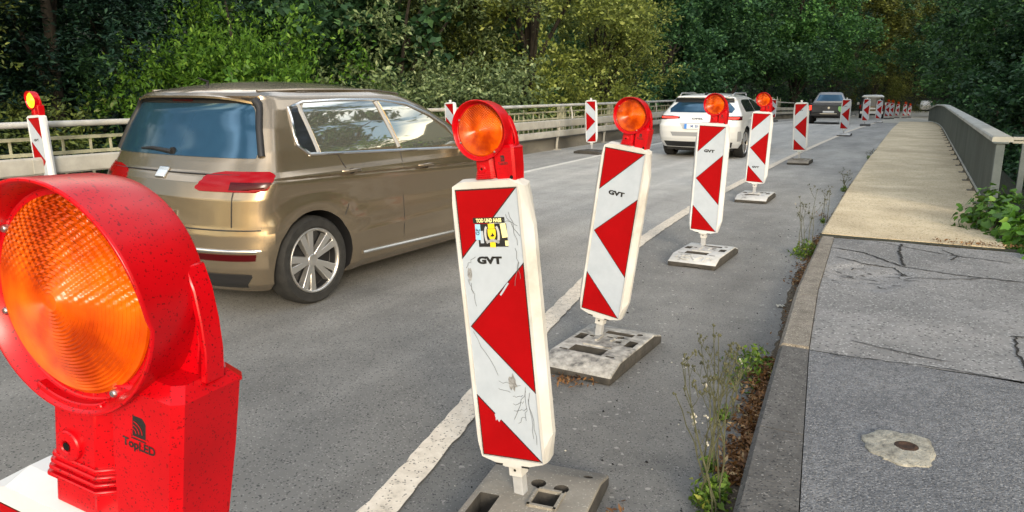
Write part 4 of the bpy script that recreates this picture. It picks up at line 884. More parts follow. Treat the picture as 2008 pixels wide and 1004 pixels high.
mb = rear_patch(sh, [(.20, -.72, .72), (.30, -.80, .80)], 30, 6, .02, .006); build('diffuser', mb, 'car_black', car, smooth=50)

# --- white SUV
suv = empty('suv', (-4.34, 17.55, 0), R(-1.5), 'white sport utility car with black upper tailgate ahead on the road', 'car')
s2 = Shape([(.24, -.66, 3.35, .84, .3, .9), (.34, -.76, 3.48, .90, .32, 1), (.46, -.82, 3.52, .925, .32, 1), (.60, -.84, 3.53, .93, .30, 1), (.72, -.83, 3.52, .93, .26, 1), (.80, -.78, 3.4, .925, .26, 1), (.90, -.74, 3.2, .92, .26, 1), (.97, -.68, 2.75, .905, .26, .8), (1.03, -.60, 2.4, .87, .24, .6),
            (1.15, -.48, 2.1, .80, .24, .5), (1.27, -.37, 1.8, .73, .24, .5), (1.32, -.40, 1.65, .70, .26, .5), (1.355, -.42, 1.5, .66, .28, .5), (1.39, -.3, 1.35, .58, .3, .5), (1.42, -.1, 1.15, .45, .35, .5), (1.44, .15, .9, .25, .3, .4), (1.446, .4, .6, .05, .1, .1)])
def arch2(y, z):
    b = 0
    for yw in (0, 2.62):
        d = math.hypot(y-yw, z-.34)
        if .38 < d < .50 and z > .15: b += .02*math.sin((d-.38)/.12*math.pi)
    return b-.02*math.exp(-((z-.62)/.12)**2)*(1 if .5 < y < 2.2 else 0)
body = build('body', s2.body(60, arch2), ['white_paint', 'car_black'], suv, smooth=32); cut = []
for y in (0, 2.62):
    mb = MB(); mb.lathe([(.385, -1.2), (.385, 1.2)], 48, 1, Matrix.Translation((0, y, .335)) @ Matrix.Rotation(R(90), 4, 'Z')); cut.append(build('cutter', mb, ['white_paint', 'car_black']))
bpy.context.view_layer.update()
for c in cut: c.matrix_world = suv.matrix_basis @ c.matrix_basis
bpy.context.view_layer.update(); boolean(body, cut); body.data.shade_smooth(); body.data.set_sharp_from_angle(angle=R(32)); body.name = 'body'
for y in (0, 2.62):
    for sg in (1, -1): wheel(suv, (sg*.81, y, .335), .335, .22, sg)
mb = MB(); 
for y in (0, 2.62): mb.box((0, y, .42), (1.2, .72, .55))
mb.box((0, 1.3, .26), (1.5, 3.6, .16)); build('underbody', mb, 'car_black', suv)
build('rear_window', rear_patch(s2, [(1.02, -.70, .70), (1.10, -.74, .74), (1.22, -.60, .60), (1.235, -.58, .58)], 26, 10), 'glass_rear', suv, smooth=50)
build('upper_tailgate', rear_patch(s2, [(1.24, -.68, .68), (1.335, -.66, .66)], 26, 6, .02, .006), 'car_black', suv, smooth=50)
mb = MB(); mb.box((0, -.34, 1.365), (1.16, .22, .028), taper=(.96, .9)); build('roof_spoiler', mb, 'white_paint', suv, bevel=.008)
mb = MB(); mb.lathe([(.001, -.09), (.05, -.06), (.06, .05), (.0, .12)], 12, 0, Matrix.Translation((.0, -.14, 1.41)) @ Matrix.Scale(.5, 4, (1, 0, 0))); build('antenna', mb, 'car_black', suv, smooth=60)
for sg in (1, -1):
    t = build('tail_lamp', wrap_patch(s2, [(.865, .74, -.50), (.885, .40, -.46), (.925, .40, -.44), (.945, .60, -.44)], sg, 26, 8, lift=.006), 'tail_dark', suv, smooth=50)
    build('light_strip', wrap_patch(s2, [(.888, .44, -.60), (.925, .44, -.56)], sg, 20, 4, .012, .012), 'tail_lit', t, smooth=50)
    build('window', side_patch(s2, [(1.03, .05, .95), (1.25, .05, .90), (1.30, .2, .89)], sg), 'glass_dark', suv, smooth=50)
    build('window', side_patch(s2, [(1.03, 1.0, 1.85), (1.18, .96, 1.6), (1.30, .94, 1.2)], sg), 'glass_dark', suv, smooth=50)
    mb = MB(); mb.tube([(sg*.60, -.15, 1.40), (sg*.62, .0, 1.445), (sg*.62, 1.0, 1.45), (sg*.58, 1.25, 1.40)], .018, 8); build('roof_rail', mb, 'alloy', suv, smooth=50)
    mb = MB(); mb.lathe([(0, -.07), (.07, -.05), (.09, .0), (.05, .06), (0, .07)], 16, 0, Matrix.Translation((sg*1.0, 1.85, 1.05)) @ Matrix.Scale(.75, 4, (0, 0, 1))); build('side_mirror', mb, 'white_paint', suv, smooth=50)
    build('bumper_vent', wrap_patch(s2, [(.40, .86, -.45), (.62, .88, -.55)], sg, 8, 6, .012, .004), 'car_grey', suv, smooth=50)
    mb = MB(); loop_tube(mb, s2, [(.42, .38), (2.2, .36)], .03, sg, -.005); build('sill_trim', mb, 'car_black', suv, smooth=50)
    for y in (.35, 1.35): mb = MB(); x = s2.side(y, .88); mb.box((sg*(x+.012), y, .88), (.03, .18, .025)); build('door_handle', mb, 'white_paint', suv, bevel=.006)
mb = rear_patch(s2, [(.26, -.74, .74), (.375, -.78, .78)], 26, 6, .02, .008); build('rear_bumper', mb, 'car_black', suv, smooth=50)
build('bumper_panel', rear_patch(s2, [(.50, -.55, .55), (.59, -.60, .60)], 20, 4, .012, .004), 'car_grey', suv, smooth=50)
build('plate_recess', rear_patch(s2, [(.655, -.30, .30), (.79, -.40, .40)], 20, 4, .012, .004), noisy('silver_recess', [(.3, (.42, .43, .44)), (.7, (.5, .51, .52))], 3, 3, .4, 0), suv, smooth=50)
pl = MB(); yp = s2.rear(0, .72)-.03; pl.box((0, yp, .72), (.52, .012, .112)); pl.add([(-.26, yp-.0065, .664), (-.205, yp-.0065, .664), (-.205, yp-.0065, .776), (-.26, yp-.0065, .776)], [(0, 1, 2, 3)], 1)
vs, fs = text_mb('M  BH 42', .085, .92, .001); pl.add(vs, fs, 2, Matrix.Translation((.03, yp-.0075, .72)))
build('number_plate', pl, ['plate', 'plate_blue', plain('plate_ink', (.03, .10, .35), .5)], suv)
vs, fs = text_mb('OPEL', .05, 2.2, .001); mb = MB(); mb.add(vs, fs, 0, Matrix.Translation((0, s2.rear(0, .885)-.012, .885))); build('lettering', mb, 'car_black', suv)

# --- dark pickup
pk = empty('pickup', (-4.08, 41.6, gz(41.6)), R(4.5), 'dark grey pickup with a light green sticker on its tailgate', 'pickup')
s3 = Shape([(.42, -1.02, 3.6, .84, .12, .8), (.50, -1.06, 3.7, .88, .12, .8), (.95, -1.06, 3.7, .90, .12, .8), (1.02, -1.05, 3.5, .895, .12, .8), (1.05, -1.04, 3.2, .88, .12, .8)], 3)
body = build('body', s3.body(24), ['dark_paint', 'car_black'], pk, smooth=32); cut = []
for y in (0, 2.9):
    mb = MB(); mb.lathe([(.42, -1.2), (.42, 1.2)], 40, 1, Matrix.Translation((0, y, .36)) @ Matrix.Rotation(R(90), 4, 'Z')); cut.append(build('cutter', mb, ['dark_paint', 'car_black']))
mb = MB(); mb.box((0, -.2, 1.0), (1.50, 1.50, .8)); cut.append(build('cutter', mb, ['dark_paint', 'car_black']))
bpy.context.view_layer.update()
for c in cut: c.matrix_world = pk.matrix_basis @ c.matrix_basis
bpy.context.view_layer.update(); boolean(body, cut); body.data.shade_smooth(); body.data.set_sharp_from_angle(angle=R(30)); body.name = 'body'
s4 = Shape([(1.0, .62, 2.6, .84, .1, .5), (1.10, .64, 2.45, .79, .1, .5), (1.45, .74, 2.0, .61, .12, .4), (1.53, .78, 1.85, .57, .15, .4), (1.565, .86, 1.7, .48, .2, .3), (1.575, 1.1, 1.5, .2, .1, .1)], 2.6)
build('cab', s4.body(30), noisy('grey_cab_paint', [(.3, (.24, .25, .265)), (.7, (.30, .31, .325))], 3, 3, .3, 0, metal=.4), pk, smooth=32)
build('rear_window', rear_patch(s4, [(1.13, -.66, .66), (1.45, -.52, .52)], 16, 6), 'glass_rear', pk, smooth=50)
for sg in (1, -1):
    build('window', side_patch(s4, [(1.12, .85, 2.2), (1.45, .9, 1.8)], sg), 'glass_dark', pk, smooth=50)
    t = MB(); t.box((sg*.85, -1.055, .82), (.10, .07, .24)); build('tail_lamp', t, 'tail_lit', pk, bevel=.01)
    mb = MB(); mb.box((sg*1.0, 2.1, 1.12), (.16, .08, .13)); build('side_mirror', mb, 'car_black', pk, bevel=.03)
    for y in (0, 2.9): wheel(pk, (sg*.78, y, .36), .36, .24, sg)
mb = MB(); mb.box((0, -1.065, .80), (1.56, .03, .40)); mb.box((0, -1.085, .93), (1.5, .03, .06)); build('tailgate', mb, noisy('steel_grey_tailgate', [(.3, (.045, .05, .06)), (.7, (.075, .083, .098))], 3, 4, .35, 0, metal=.5), pk, bevel=.012)
mb = MB(); mb.lathe([(.19, -.004), (.19, 0)], 24, 0, Matrix.Translation((.60, -1.084, .80)) @ Matrix.Scale(.9, 4, (1, 0, 0))); build('tailgate_sticker', mb, 'green_sticker', pk)
mb = MB(); mb.lathe([(.055, -.016), (.05, 0)], 20, 0, Matrix.Translation((0, -1.09, .82))); build('badge', mb, 'alloy', pk)
mb = MB(); mb.box((0, -1.14, .50), (1.62, .14, .17), taper=(.98, .9)); bp_ = build('rear_bumper', mb, 'car_black', pk, bevel=.02)
mb = MB(); mb.box((0, -1.16, .615), (.52, .014, .11)); build('number_plate', mb, 'plate', pk)
mb = MB(); mb.box((0, -1.20, .535), (.78, .05, .028)); build('bumper_step', mb, 'alloy', bp_)
mb = MB(); mb.box((0, 1.2, .40), (1.3, 3.6, .2)); build('underbody', mb, 'car_black', pk)

# --- far van and far white car
va = empty('van', (-3.45, 68, gz(68)), R(3), 'distant dark van with a pale roof, partly hidden by far beacons', 'van')
s5 = Shape([(.28, -.9, 3.6, .86, .12, .6), (.4, -.95, 3.7, .93, .12, .6), (1.0, -.93, 3.65, .94, .12, .6), (1.15, -.90, 3.0, .92, .12, .5), (1.75, -.82, 2.3, .80, .14, .4), (1.85, -.7, 2.1, .7, .2, .4), (1.88, 0, 1.6, .3, .1, .1)], 3)
build('body', s5.body(30), 'dark_paint', va, smooth=32)
s5b = Shape([(1.70, -.84, 2.4, .825, .14, .4), (1.78, -.84, 2.3, .81, .14, .4), (1.87, -.7, 2.1, .68, .2, .4), (1.91, 0, 1.6, .3, .1, .1)], 3); build('roof', s5b.body(8), 'white_paint', va, smooth=32)
build('rear_window', rear_patch(s5, [(1.15, -.75, .75), (1.62, -.68, .68)], 12, 5), 'glass_dark', va)
for sg in (1, -1):
    mb = MB(); mb.box((sg*.86, -.93, .95), (.12, .06, .30)); build('tail_lamp', mb, 'tail', va, bevel=.01)
    mb = MB(); mb.box((sg*1.06, 2.1, 1.15), (.2, .1, .2)); build('side_mirror', mb, 'white_paint', va, bevel=.02)
    for y in (0, 2.7): wheel(va, (sg*.80, y, .33), .33, .22, sg)
mb = MB(); mb.box((0, -.99, .5), (1.7, .12, .2)); build('rear_bumper', mb, 'white_paint', va, bevel=.02)
mb = MB(); mb.box((0, -.965, .82), (.52, .014, .11)); build('number_plate', mb, 'plate', va)
wc = empty('parked_car', (.7, 118, gz(118)), R(8), 'tiny white car at the far end beyond the footpath', 'car')
s6 = Shape([(.2, -.8, 3.3, .82, .3, .7), (.5, -.85, 3.45, .86, .3, .8), (.8, -.82, 3.35, .86, .3, .8), (.92, -.7, 2.6, .84, .25, .6), (1.3, -.3, 1.7, .68, .2, .4), (1.4, -.05, 1.3, .5, .3, .4), (1.43, .3, .9, .1, .1, .1)])
build('body', s6.body(30), 'white_paint', wc, smooth=32)
for sg in (1, -1):
    build('window', side_patch(s6, [(.95, -.3, 2.2), (1.3, -.05, 1.45)], sg), 'glass_dark', wc, smooth=50)
    for y in (0, 2.55): wheel(wc, (sg*.77, y, .31), .31, .2, sg)

# ------------------------------------------------------------------ vegetation
def quads_mesh(name, P, mat):
    """P: (N, 4, 3) leaf quads -> one mesh"""
    N = len(P); me = bpy.data.meshes.new(name)
    me.vertices.add(N*4); me.vertices.foreach_set('co', np.ascontiguousarray(P, np.float32).ravel())
    me.loops.add(N*4); me.loops.foreach_set('vertex_index', np.arange(N*4, dtype=np.int32))
    me.polygons.add(N); me.polygons.foreach_set('loop_start', np.arange(0, N*4, 4, dtype=np.int32))
    me.update(calc_edges=True); me.validate(); me.materials.append(M[mat]); return me
def leaves(C, rg, size, aspect=.5, up=.6, var=.4, A=None):
    """leaf blades at centres C, lying mostly flat (up) with random twist"""
    N = len(C); nrm = rg.normal(size=(N, 3)); nrm[:, 2] = np.abs(nrm[:, 2])+up; nrm /= np.linalg.norm(nrm, axis=1, keepdims=True)
    a = rg.normal(size=(N, 3)) if A is None else A+rg.normal(size=(N, 3))*.5
    a -= nrm*(a*nrm).sum(1, keepdims=True); a /= np.linalg.norm(a, axis=1, keepdims=True)+1e-9
    b = np.cross(nrm, a); L = size*(1+var*rg.uniform(-1, 1, (N, 1))); w = L*aspect
    fold = nrm*L*.12
    return np.stack([C-a*L/2, C+b*w/2+fold, C+a*L/2, C-b*w/2+fold], 1)
def tree_parts(seed, h, rx, rz, hc, clumps, twigs, per, leaf, aspect=.5, tw_len=.8, droop=0., up=.6, trunk=.18, lean=(0, 0), limbs=9, shell=.45, vert=.6, fork=None, low=-1, boughs=0):
    """one trunk mesh builder and one array of leaf quads; crown built of twigs that carry leaves"""
    rg = np.random.default_rng(seed); r = random.Random(seed)
    mb = MB(); top = Vector((lean[0], lean[1], h*.92))
    def tp(t): return Vector((lean[0]*t+.25*math.sin(t*5+seed)*t, lean[1]*t+.2*math.cos(t*4+seed)*t, h*.92*t))
    mb.tube([tp(t) for t in np.linspace(0, 1, 9)], [trunk*(1.25-.25*min(1, t*8)) * (1-.85*t)+.012 for t in np.linspace(0, 1, 9)], 9)
    cl = []; bo = []
    while boughs and len(bo) < boughs:
        d = rg.normal(size=3); d /= np.linalg.norm(d)
        if d[2] < -.75: continue
        q = d*rg.uniform(.62, 1.05); bo.append((np.array([q[0]*rx+lean[0]*.7, q[1]*rx+lean[1]*.7, hc+q[2]*rz]), d))
    for k in range(clumps if boughs else 0):
        p, d = bo[k % boughs]; o = np.array([d[0], d[1], .0]); o /= np.linalg.norm(o)+1e-6
        j = np.clip(rg.normal(size=3), -1.5, 1.5)*np.array([.33, .33, .085])*rx; along_ = rg.uniform(-.35, .2)*rx
        cl.append((p+j+o*along_+np.array([0, 0, -.10*rx*(np.hypot(j[0], j[1])/rx*2)]), d*np.array([1, 1, .35])))
    while len(cl) < clumps:
        d = rg.normal(size=3); d /= np.linalg.norm(d)
        if d[2] < low: continue
        q = d*rg.uniform(shell, 1)**.7*(1+.22*math.sin(3*math.atan2(d[1], d[0])+seed)+.15*math.sin(5*d[2]+seed))
        p = np.array([q[0]*rx+lean[0]*.7, q[1]*rx+lean[1]*.7, hc+q[2]*rz]); cl.append((p, d))
    order = sorted(range(clumps), key=lambda i: r.random())[:limbs]
    for i in order:
        p, d = cl[i]; t0 = min(.9, max(.12, (p[2]-.28*h)/h)); a = tp(t0); e = Vector(p); mid = a.lerp(e, .5)+Vector((0, 0, .12*(e-a).length))
        w = trunk*(1-.8*t0)*.55
        mb.tube([a, a.lerp(mid, .55)+Vector((0, 0, .02)), mid, mid.lerp(e, .55), e], [w, w*.8, w*.6, w*.38, .012], 6)
    for pts, w in (fork or []): mb.tube(pts, [w*(1-.75*k/(len(pts)-1)) for k in range(len(pts))], 8)
    C = []; A = []
    for p, d in cl:
        for _ in range(twigs):
            v = rg.normal(size=3)*.75+d*.7+np.array([0, 0, .3-droop]); v /= np.linalg.norm(v); L = tw_len*rg.uniform(.5, 1.25)
            s = rg.uniform(0, 1, per)**.8; o = p+rg.normal(size=3)*.12*tw_len
            q = o+v*L*s[:, None]+np.array([0, 0, -droop*L*.5])*(s**2)[:, None]+rg.normal(size=(per, 3))*leaf*.5
            C.append(q); A.append(np.repeat(v[None], per, 0))
    C = np.concatenate(C); A = np.concatenate(A)
    return mb, leaves(C, rg, leaf, aspect, up, A=A)
TREES = {}
def species(key, mat, **k):
    mb, P = tree_parts(**k); TREES[key] = (mb, quads_mesh('crown', P, mat), {})
def plant_tree(key, x, y, s, rz, label, group=None, name='tree', mat=None, sz=None, z=None):
    mb, cm, cache = TREES[key]; zz = terrain_z(x, y)-.1 if z is None else z
    r = empty(name, (x, y, zz), rz, label, 'tree', group); r.scale = (s, s, sz or s)
    if 't' not in cache:
        t = build('trunk', mb, 'bark', r, smooth=50); cache['t'] = t.data
    else: link(bpy.data.objects.new('trunk', cache['t']), r)
    m = cm
    if mat:
        if mat not in cache: cache[mat] = cm.copy(); cache[mat].materials[0] = M[mat]
        m = cache[mat]
    link(bpy.data.objects.new('crown', m), r); return r
species('broad_a', 'lf_dark', seed=3, h=14, rx=4.2, rz=6.2, hc=8.0, clumps=190, boughs=34, twigs=14, per=14, leaf=.22, tw_len=.95, trunk=.26, aspect=.6)
species('broad_b', 'lf_dark', seed=8, h=15, rx=4.6, rz=6.8, hc=8.4, clumps=200, boughs=38, twigs=14, per=14, leaf=.22, tw_len=1.0, trunk=.28, droop=.35, aspect=.55)
species('layered', 'lf_conifer', seed=5, h=15, rx=4.0, rz=7.6, hc=7.0, clumps=280, boughs=62, twigs=15, per=17, leaf=.145, tw_len=1.1, trunk=.24, droop=.75, up=.9, aspect=.34)
species('bright', 'lf_bright', seed=11, h=9.4, rx=2.7, rz=4.3, hc=5.2, clumps=130, boughs=34, twigs=18, per=16, leaf=.145, tw_len=1.15, trunk=.16, aspect=.42, up=.15)
species('willow', 'lf_willow', seed=14, h=13, rx=3.6, rz=6.0, hc=6.8, clumps=200, boughs=44, twigs=17, per=16, leaf=.135, tw_len=1.0, trunk=.22, aspect=.42, droop=.15, limbs=16, up=.25)
species('yellow', 'lf_yellow', seed=21, h=13, rx=3.3, rz=6.2, hc=6.6, clumps=140, boughs=30, twigs=16, per=16, leaf=.150, tw_len=1.25, trunk=.25, aspect=.5, limbs=18, up=.12,
        fork=[([(0, 0, 3.5), (-.3, -.2, 5.5), (-1.2, -.5, 7.5), (-1.9, -.6, 9.5), (-2.1, -.5, 11.5)], .17), ([(0, 0, 5), (.7, -.5, 7), (1.6, -.7, 8.4), (2.6, -.8, 10.5)], .15), ([(0, 0, 4), (-1.2, -.7, 5), (-2.6, -.9, 6.6)], .10)])
species('leafy', 'lf_mid', seed=31, h=6, rx=1.7, rz=2.4, hc=3.6, clumps=46, twigs=13, per=11, leaf=.13, tw_len=.75, trunk=.09, aspect=.55)
T = plant_tree
# near row beyond the left railing
T('willow', -16.2, 5.0, .8, .4, 'olive green tree at the very left edge of the picture', mat='lf_olive')
T('layered', -18.2, 10.6, 1.0, 1.0, 'dark blue-green drooping tree behind the lit yellow lamp')
T('layered', -20.5, 14.6, 1.12, 2.6, 'very dark tree between the yellow lamp and the bright green tree')
T('layered', -23.5, 9.0, 1.2, 4.1, 'dark tree standing further back at the far left', mat='lf_dark')
T('bright', -14.6, 12.9, .78, .9, 'bright fresh green tree above the roof of the brown car', sz=.98)
T('willow', -14.2, 19.0, 1.0, .3, 'pale grey-green willow-like tree above the bonnet of the brown car')
T('willow', -16.5, 23.5, 1.05, 2.2, 'grey-green tree with a thin leaning trunk left of the yellow-green tree', mat='lf_olive')
T('yellow', -12.0, 23.6, .95, -.35, 'yellow-green tree with dark forked limbs above the middle of the railing')
T('yellow', -11.8, 29.0, .72, 1.9, 'small yellow-green tree with feathery sprays at the right side of the forked tree')
T('broad_a', -19.5, 19.5, 1.15, .2, 'tall dark green tree behind the bright green one')
T('broad_b', -21.0, 26.0, 1.2, 1.7, 'tall dark tree behind the grey-green willow-like tree', mat='lf_mid')
T('broad_a', -21.0, 33.0, 1.2, 3.3, 'tall shaded tree behind the forked yellow-green tree')
# darker woodland on the far bank
wood = 'dark trees of the far bank'
T('broad_b', -14.5, 42.0, 1.0, .5, 'dark broad tree behind the roof of the white car', wood)
T('broad_a', -15.2, 50.5, 1.15, 2.0, 'dark tree with lit upper branches right of the yellow-green tree', wood)
T('broad_b', -13.0, 57.5, 1.15, 4.0, 'dark tree above the second orange lamp from the white car', wood)
T('broad_a', -11.5, 65.5, 1.15, 5.1, 'mid green tree rising left of the pickup', wood, mat='lf_mid')
T('broad_b', -10.5, 74.0, 1.2, 1.1, 'tall tree with bright green upper boughs above the pickup', wood, mat='lf_mid')
T('layered', -11.5, 83.0, 1.35, 3.0, 'dark ragged tree just right of the pickup roof', wood)
T('broad_a', -8.8, 93.0, 1.35, .7, 'brownish tree with ivy-clad trunk behind the distant van', wood, mat='lf_amber')
T('layered', -5.6, 111.0, 1.35, 2.2, 'tall yellowish tree above the far beacons', wood, mat='lf_amber')
T('broad_b', -1.8, 131.0, 1.4, 5.6, 'olive tree closing the road at the far end', wood, mat='lf_olive')
T('broad_a', 8.5, 112.0, 1.35, 3.9, 'dark green tree beyond the end of the footpath', wood, mat='lf_mid')
T('broad_b', 4.6, 88.0, 1.2, 2.5, 'dark tree to the left of the curved parapet end', wood)
T('broad_a', 5.2, 68.0, 1.15, 1.3, 'dark green tree right behind the curved parapet end', wood)
T('broad_b', 5.6, 52.0, 1.05, 4.6, 'large dark tree over the middle of the parapet', wood, mat='lf_mid')
T('broad_a', 7.8, 44.0, 1.1, 2.9, 'large dark tree over the near half of the parapet', wood)
T('broad_b', 8.6, 34.0, 1.0, .6, 'dark tree at the right edge above the side railing', wood)
T('broad_a', 12.5, 50.0, 1.2, .6, 'dark tree seen in the gap between the right-hand trees', wood)
T('broad_b', 11.5, 26.0, 1.0, 2.6, 'dark valley tree at the right edge beyond the ivy', wood)
T('leafy', 3.25, 11.2, 1.0, .3, 'slender young tree reaching in with light leaves at the right edge', mat='lf_bright', name='sapling', z=-1.2)
# trees outside the frame to the right: the car windows mirror them
T('broad_a', 11.5, 12, 1.5, .3, 'dark tree beside the road, mirrored in the brown car windows', 'trees right of the viewer')
T('broad_b', 15.5, 20, 1.6, 1.9, 'dark tree beside the road, mirrored in the brown car windows', 'trees right of the viewer')
T('broad_a', 18, 6.0, 1.2, 4.0, 'dark tree beside the road, mirrored in the brown car windows', 'trees right of the viewer')

# distant wood on the slopes: reads as one mass
rg = np.random.default_rng(77); C = []
def slope(n, xr_, yr_, h0, h1):
    x = rg.uniform(*xr_, n); y = rg.uniform(*yr_, n); z = np.array([terrain_z(a, b) for a, b in zip(x, y)])+h0+(h1-h0)*rg.uniform(0, 1, n)
    C.append(np.stack([x, y, z], 1))
slope(1500, (-50, -27), (-6, 60), 0, 15); slope(700, (-42, -22), (50, 110), 0, 16); slope(800, (-26, 30), (124, 150), -2, 18); slope(800, (15, 38), (22, 120), 0, 16)
slope(260, (9, 22), (75, 118), 0, 14); slope(200, (-20, -9.5), (95, 120), 0, 14)
cl = np.concatenate(C); pts = (cl[:, None, :]+rg.normal(size=(len(cl), 22, 3))*np.array([1.1, 1.1, .75])).reshape(-1, 3)
wm = quads_mesh('distant_wood', leaves(pts, rg, .62, .6, .5), 'lf_dark'); tag(link(bpy.data.objects.new('distant_wood', wm), None), 'dark mass of distant woodland behind the trees', 'woodland', kind='stuff')
# undergrowth below the bridge edge on both sides
C = []
for n, xa, xb, ya, yb, z0, z1 in ((1000, -17, -9.9, -4, 58, -5, -.6), (260, 1.7, 7, 14, 60, -4.5, -1.0), (260, 7, 16, 8, 60, -5, 0), (120, 1.7, 6, 45, 90, -1.5, .6), (240, -18, -9.6, 50, 100, -1.2, 1.8), (60, -8.9, -8.4, 62, 100, -1.2, .3)):
    C.append(np.stack([rg.uniform(xa, xb, n), rg.uniform(ya, yb, n), rg.uniform(z0, z1, n)], 1))
cl = np.concatenate(C); pts = (cl[:, None, :]+rg.normal(size=(len(cl), 30, 3))*.42).reshape(-1, 3)
um = quads_mesh('undergrowth', leaves(pts, rg, .22, .5, .4), 'lf_dark'); tag(link(bpy.data.objects.new('undergrowth', um), None), 'dark undergrowth filling the banks beside the bridge', 'undergrowth', kind='stuff')

# ivy at the parapet end, each plant with stems and leaves
def ivy(x, y, z, rx, ry, rz, n, seed, label, leaf=.085):
    g = np.random.default_rng(seed); r = empty('ivy_bush', (x, y, z), 0, label, 'ivy', 'ivy at the end of the parapet')
    d = g.normal(size=(n, 3)); d /= np.linalg.norm(d, axis=1, keepdims=True); d[:, 2] = np.abs(d[:, 2])*.95-.06
    q = d*(g.uniform(.5, 1, (n, 1))**.5)*(1+.3*np.sin(4*np.arctan2(d[:, 1], d[:, 0])+seed))[:, None]*np.array([rx, ry, rz])
    # five-cornered leaves
    N = len(q); nr = d+g.normal(size=(N, 3))*.6; nr[:, 2] += .5; nr /= np.linalg.norm(nr, axis=1, keepdims=True); a = g.normal(size=(N, 3)); a[:, 2] -= .6; a -= nr*(a*nr).sum(1, keepdims=True); a /= np.linalg.norm(a, axis=1, keepdims=True); b = np.cross(nr, a)
    mb = MB(); shp = [(-.42, 0), (-.30, .40), (.05, .50), (.12, .28), (.55, 0), (.12, -.28), (.05, -.50), (-.30, -.40)]
    L = leaf*g.uniform(.55, 1.3, N)
    for i in range(N): mb.add([tuple(q[i]+a[i]*u*L[i]+b[i]*v*L[i]+nr[i]*abs(v)*L[i]*.18) for u, v in shp], [(0, 1, 2, 3, 4, 5, 6, 7)])
    build('leaves', mb, 'lf_ivy', r, fix=False)
    mb = MB(); gg = random.Random(seed)
    for k in range(14):
        e = q[gg.randrange(N)]; s_ = Vector((gg.uniform(-.4, .4)*rx, gg.uniform(-.4, .4)*ry, 0)); e = Vector(e)
        mb.tube([s_, s_.lerp(e, .5)+Vector((0, 0, .08)), e], [.007, .005, .003], 5)
    build('stems', mb, 'stalk', r)
ivy(.78, 9.0, .10, .30, .62, .42, 420, 1, 'ivy growing round the foot of the parapet end post')
ivy(1.22, 8.15, .08, .42, .55, .42, 480, 2, 'ivy spilling onto the footpath corner at the right edge')
ivy(1.65, 9.7, .05, .55, .8, .70, 620, 3, 'tall ivy behind the side railing post')
ivy(1.45, 8.75, .08, .40, .6, .55, 420, 9, 'ivy filling the gap between the side railing posts')
ivy(1.05, 7.55, .10, .16, .18, .10, 60, 4, 'low ivy tuft on the cracked asphalt')
# climbing shoot by the left railing
def shoot(x, y, z, h, n, seed, label, leaf, mat='lf_ivy', name='creeper'):
    g = random.Random(seed); r = empty(name, (x, y, z), 0, label, 'creeper'); P = [Vector((.05*math.sin(k*1.3+seed)*k/5, .05*math.cos(k*1.7)*k/5, h*k/8)) for k in range(9)]
    mb = MB(); mb.tube(P, [.010-.0009*k for k in range(9)], 6); build('stem', mb, 'stalk', r, smooth=50)
    rg_ = np.random.default_rng(seed); t = rg_.uniform(.05, 1, n); C = np.array([P[int(q*7.99)].lerp(P[int(q*7.99)+1], q*8 % 1) for q in t])+rg_.normal(size=(n, 3))*np.array([.12, .12, .05])*(1.25-t)[:, None]
    me = quads_mesh('leaves', leaves(C, rg_, leaf, .75, .2), mat); link(bpy.data.objects.new('leaves', me), r)
shoot(-8.62, 7.5, .2, 1.62, 70, 5, 'light green creeper shoot climbing the railing behind the brown car', .10)
shoot(-8.75, 7.2, .2, 1.1, 90, 6, 'creeper leaves tangled in the grid fence beside the brown car', .11)

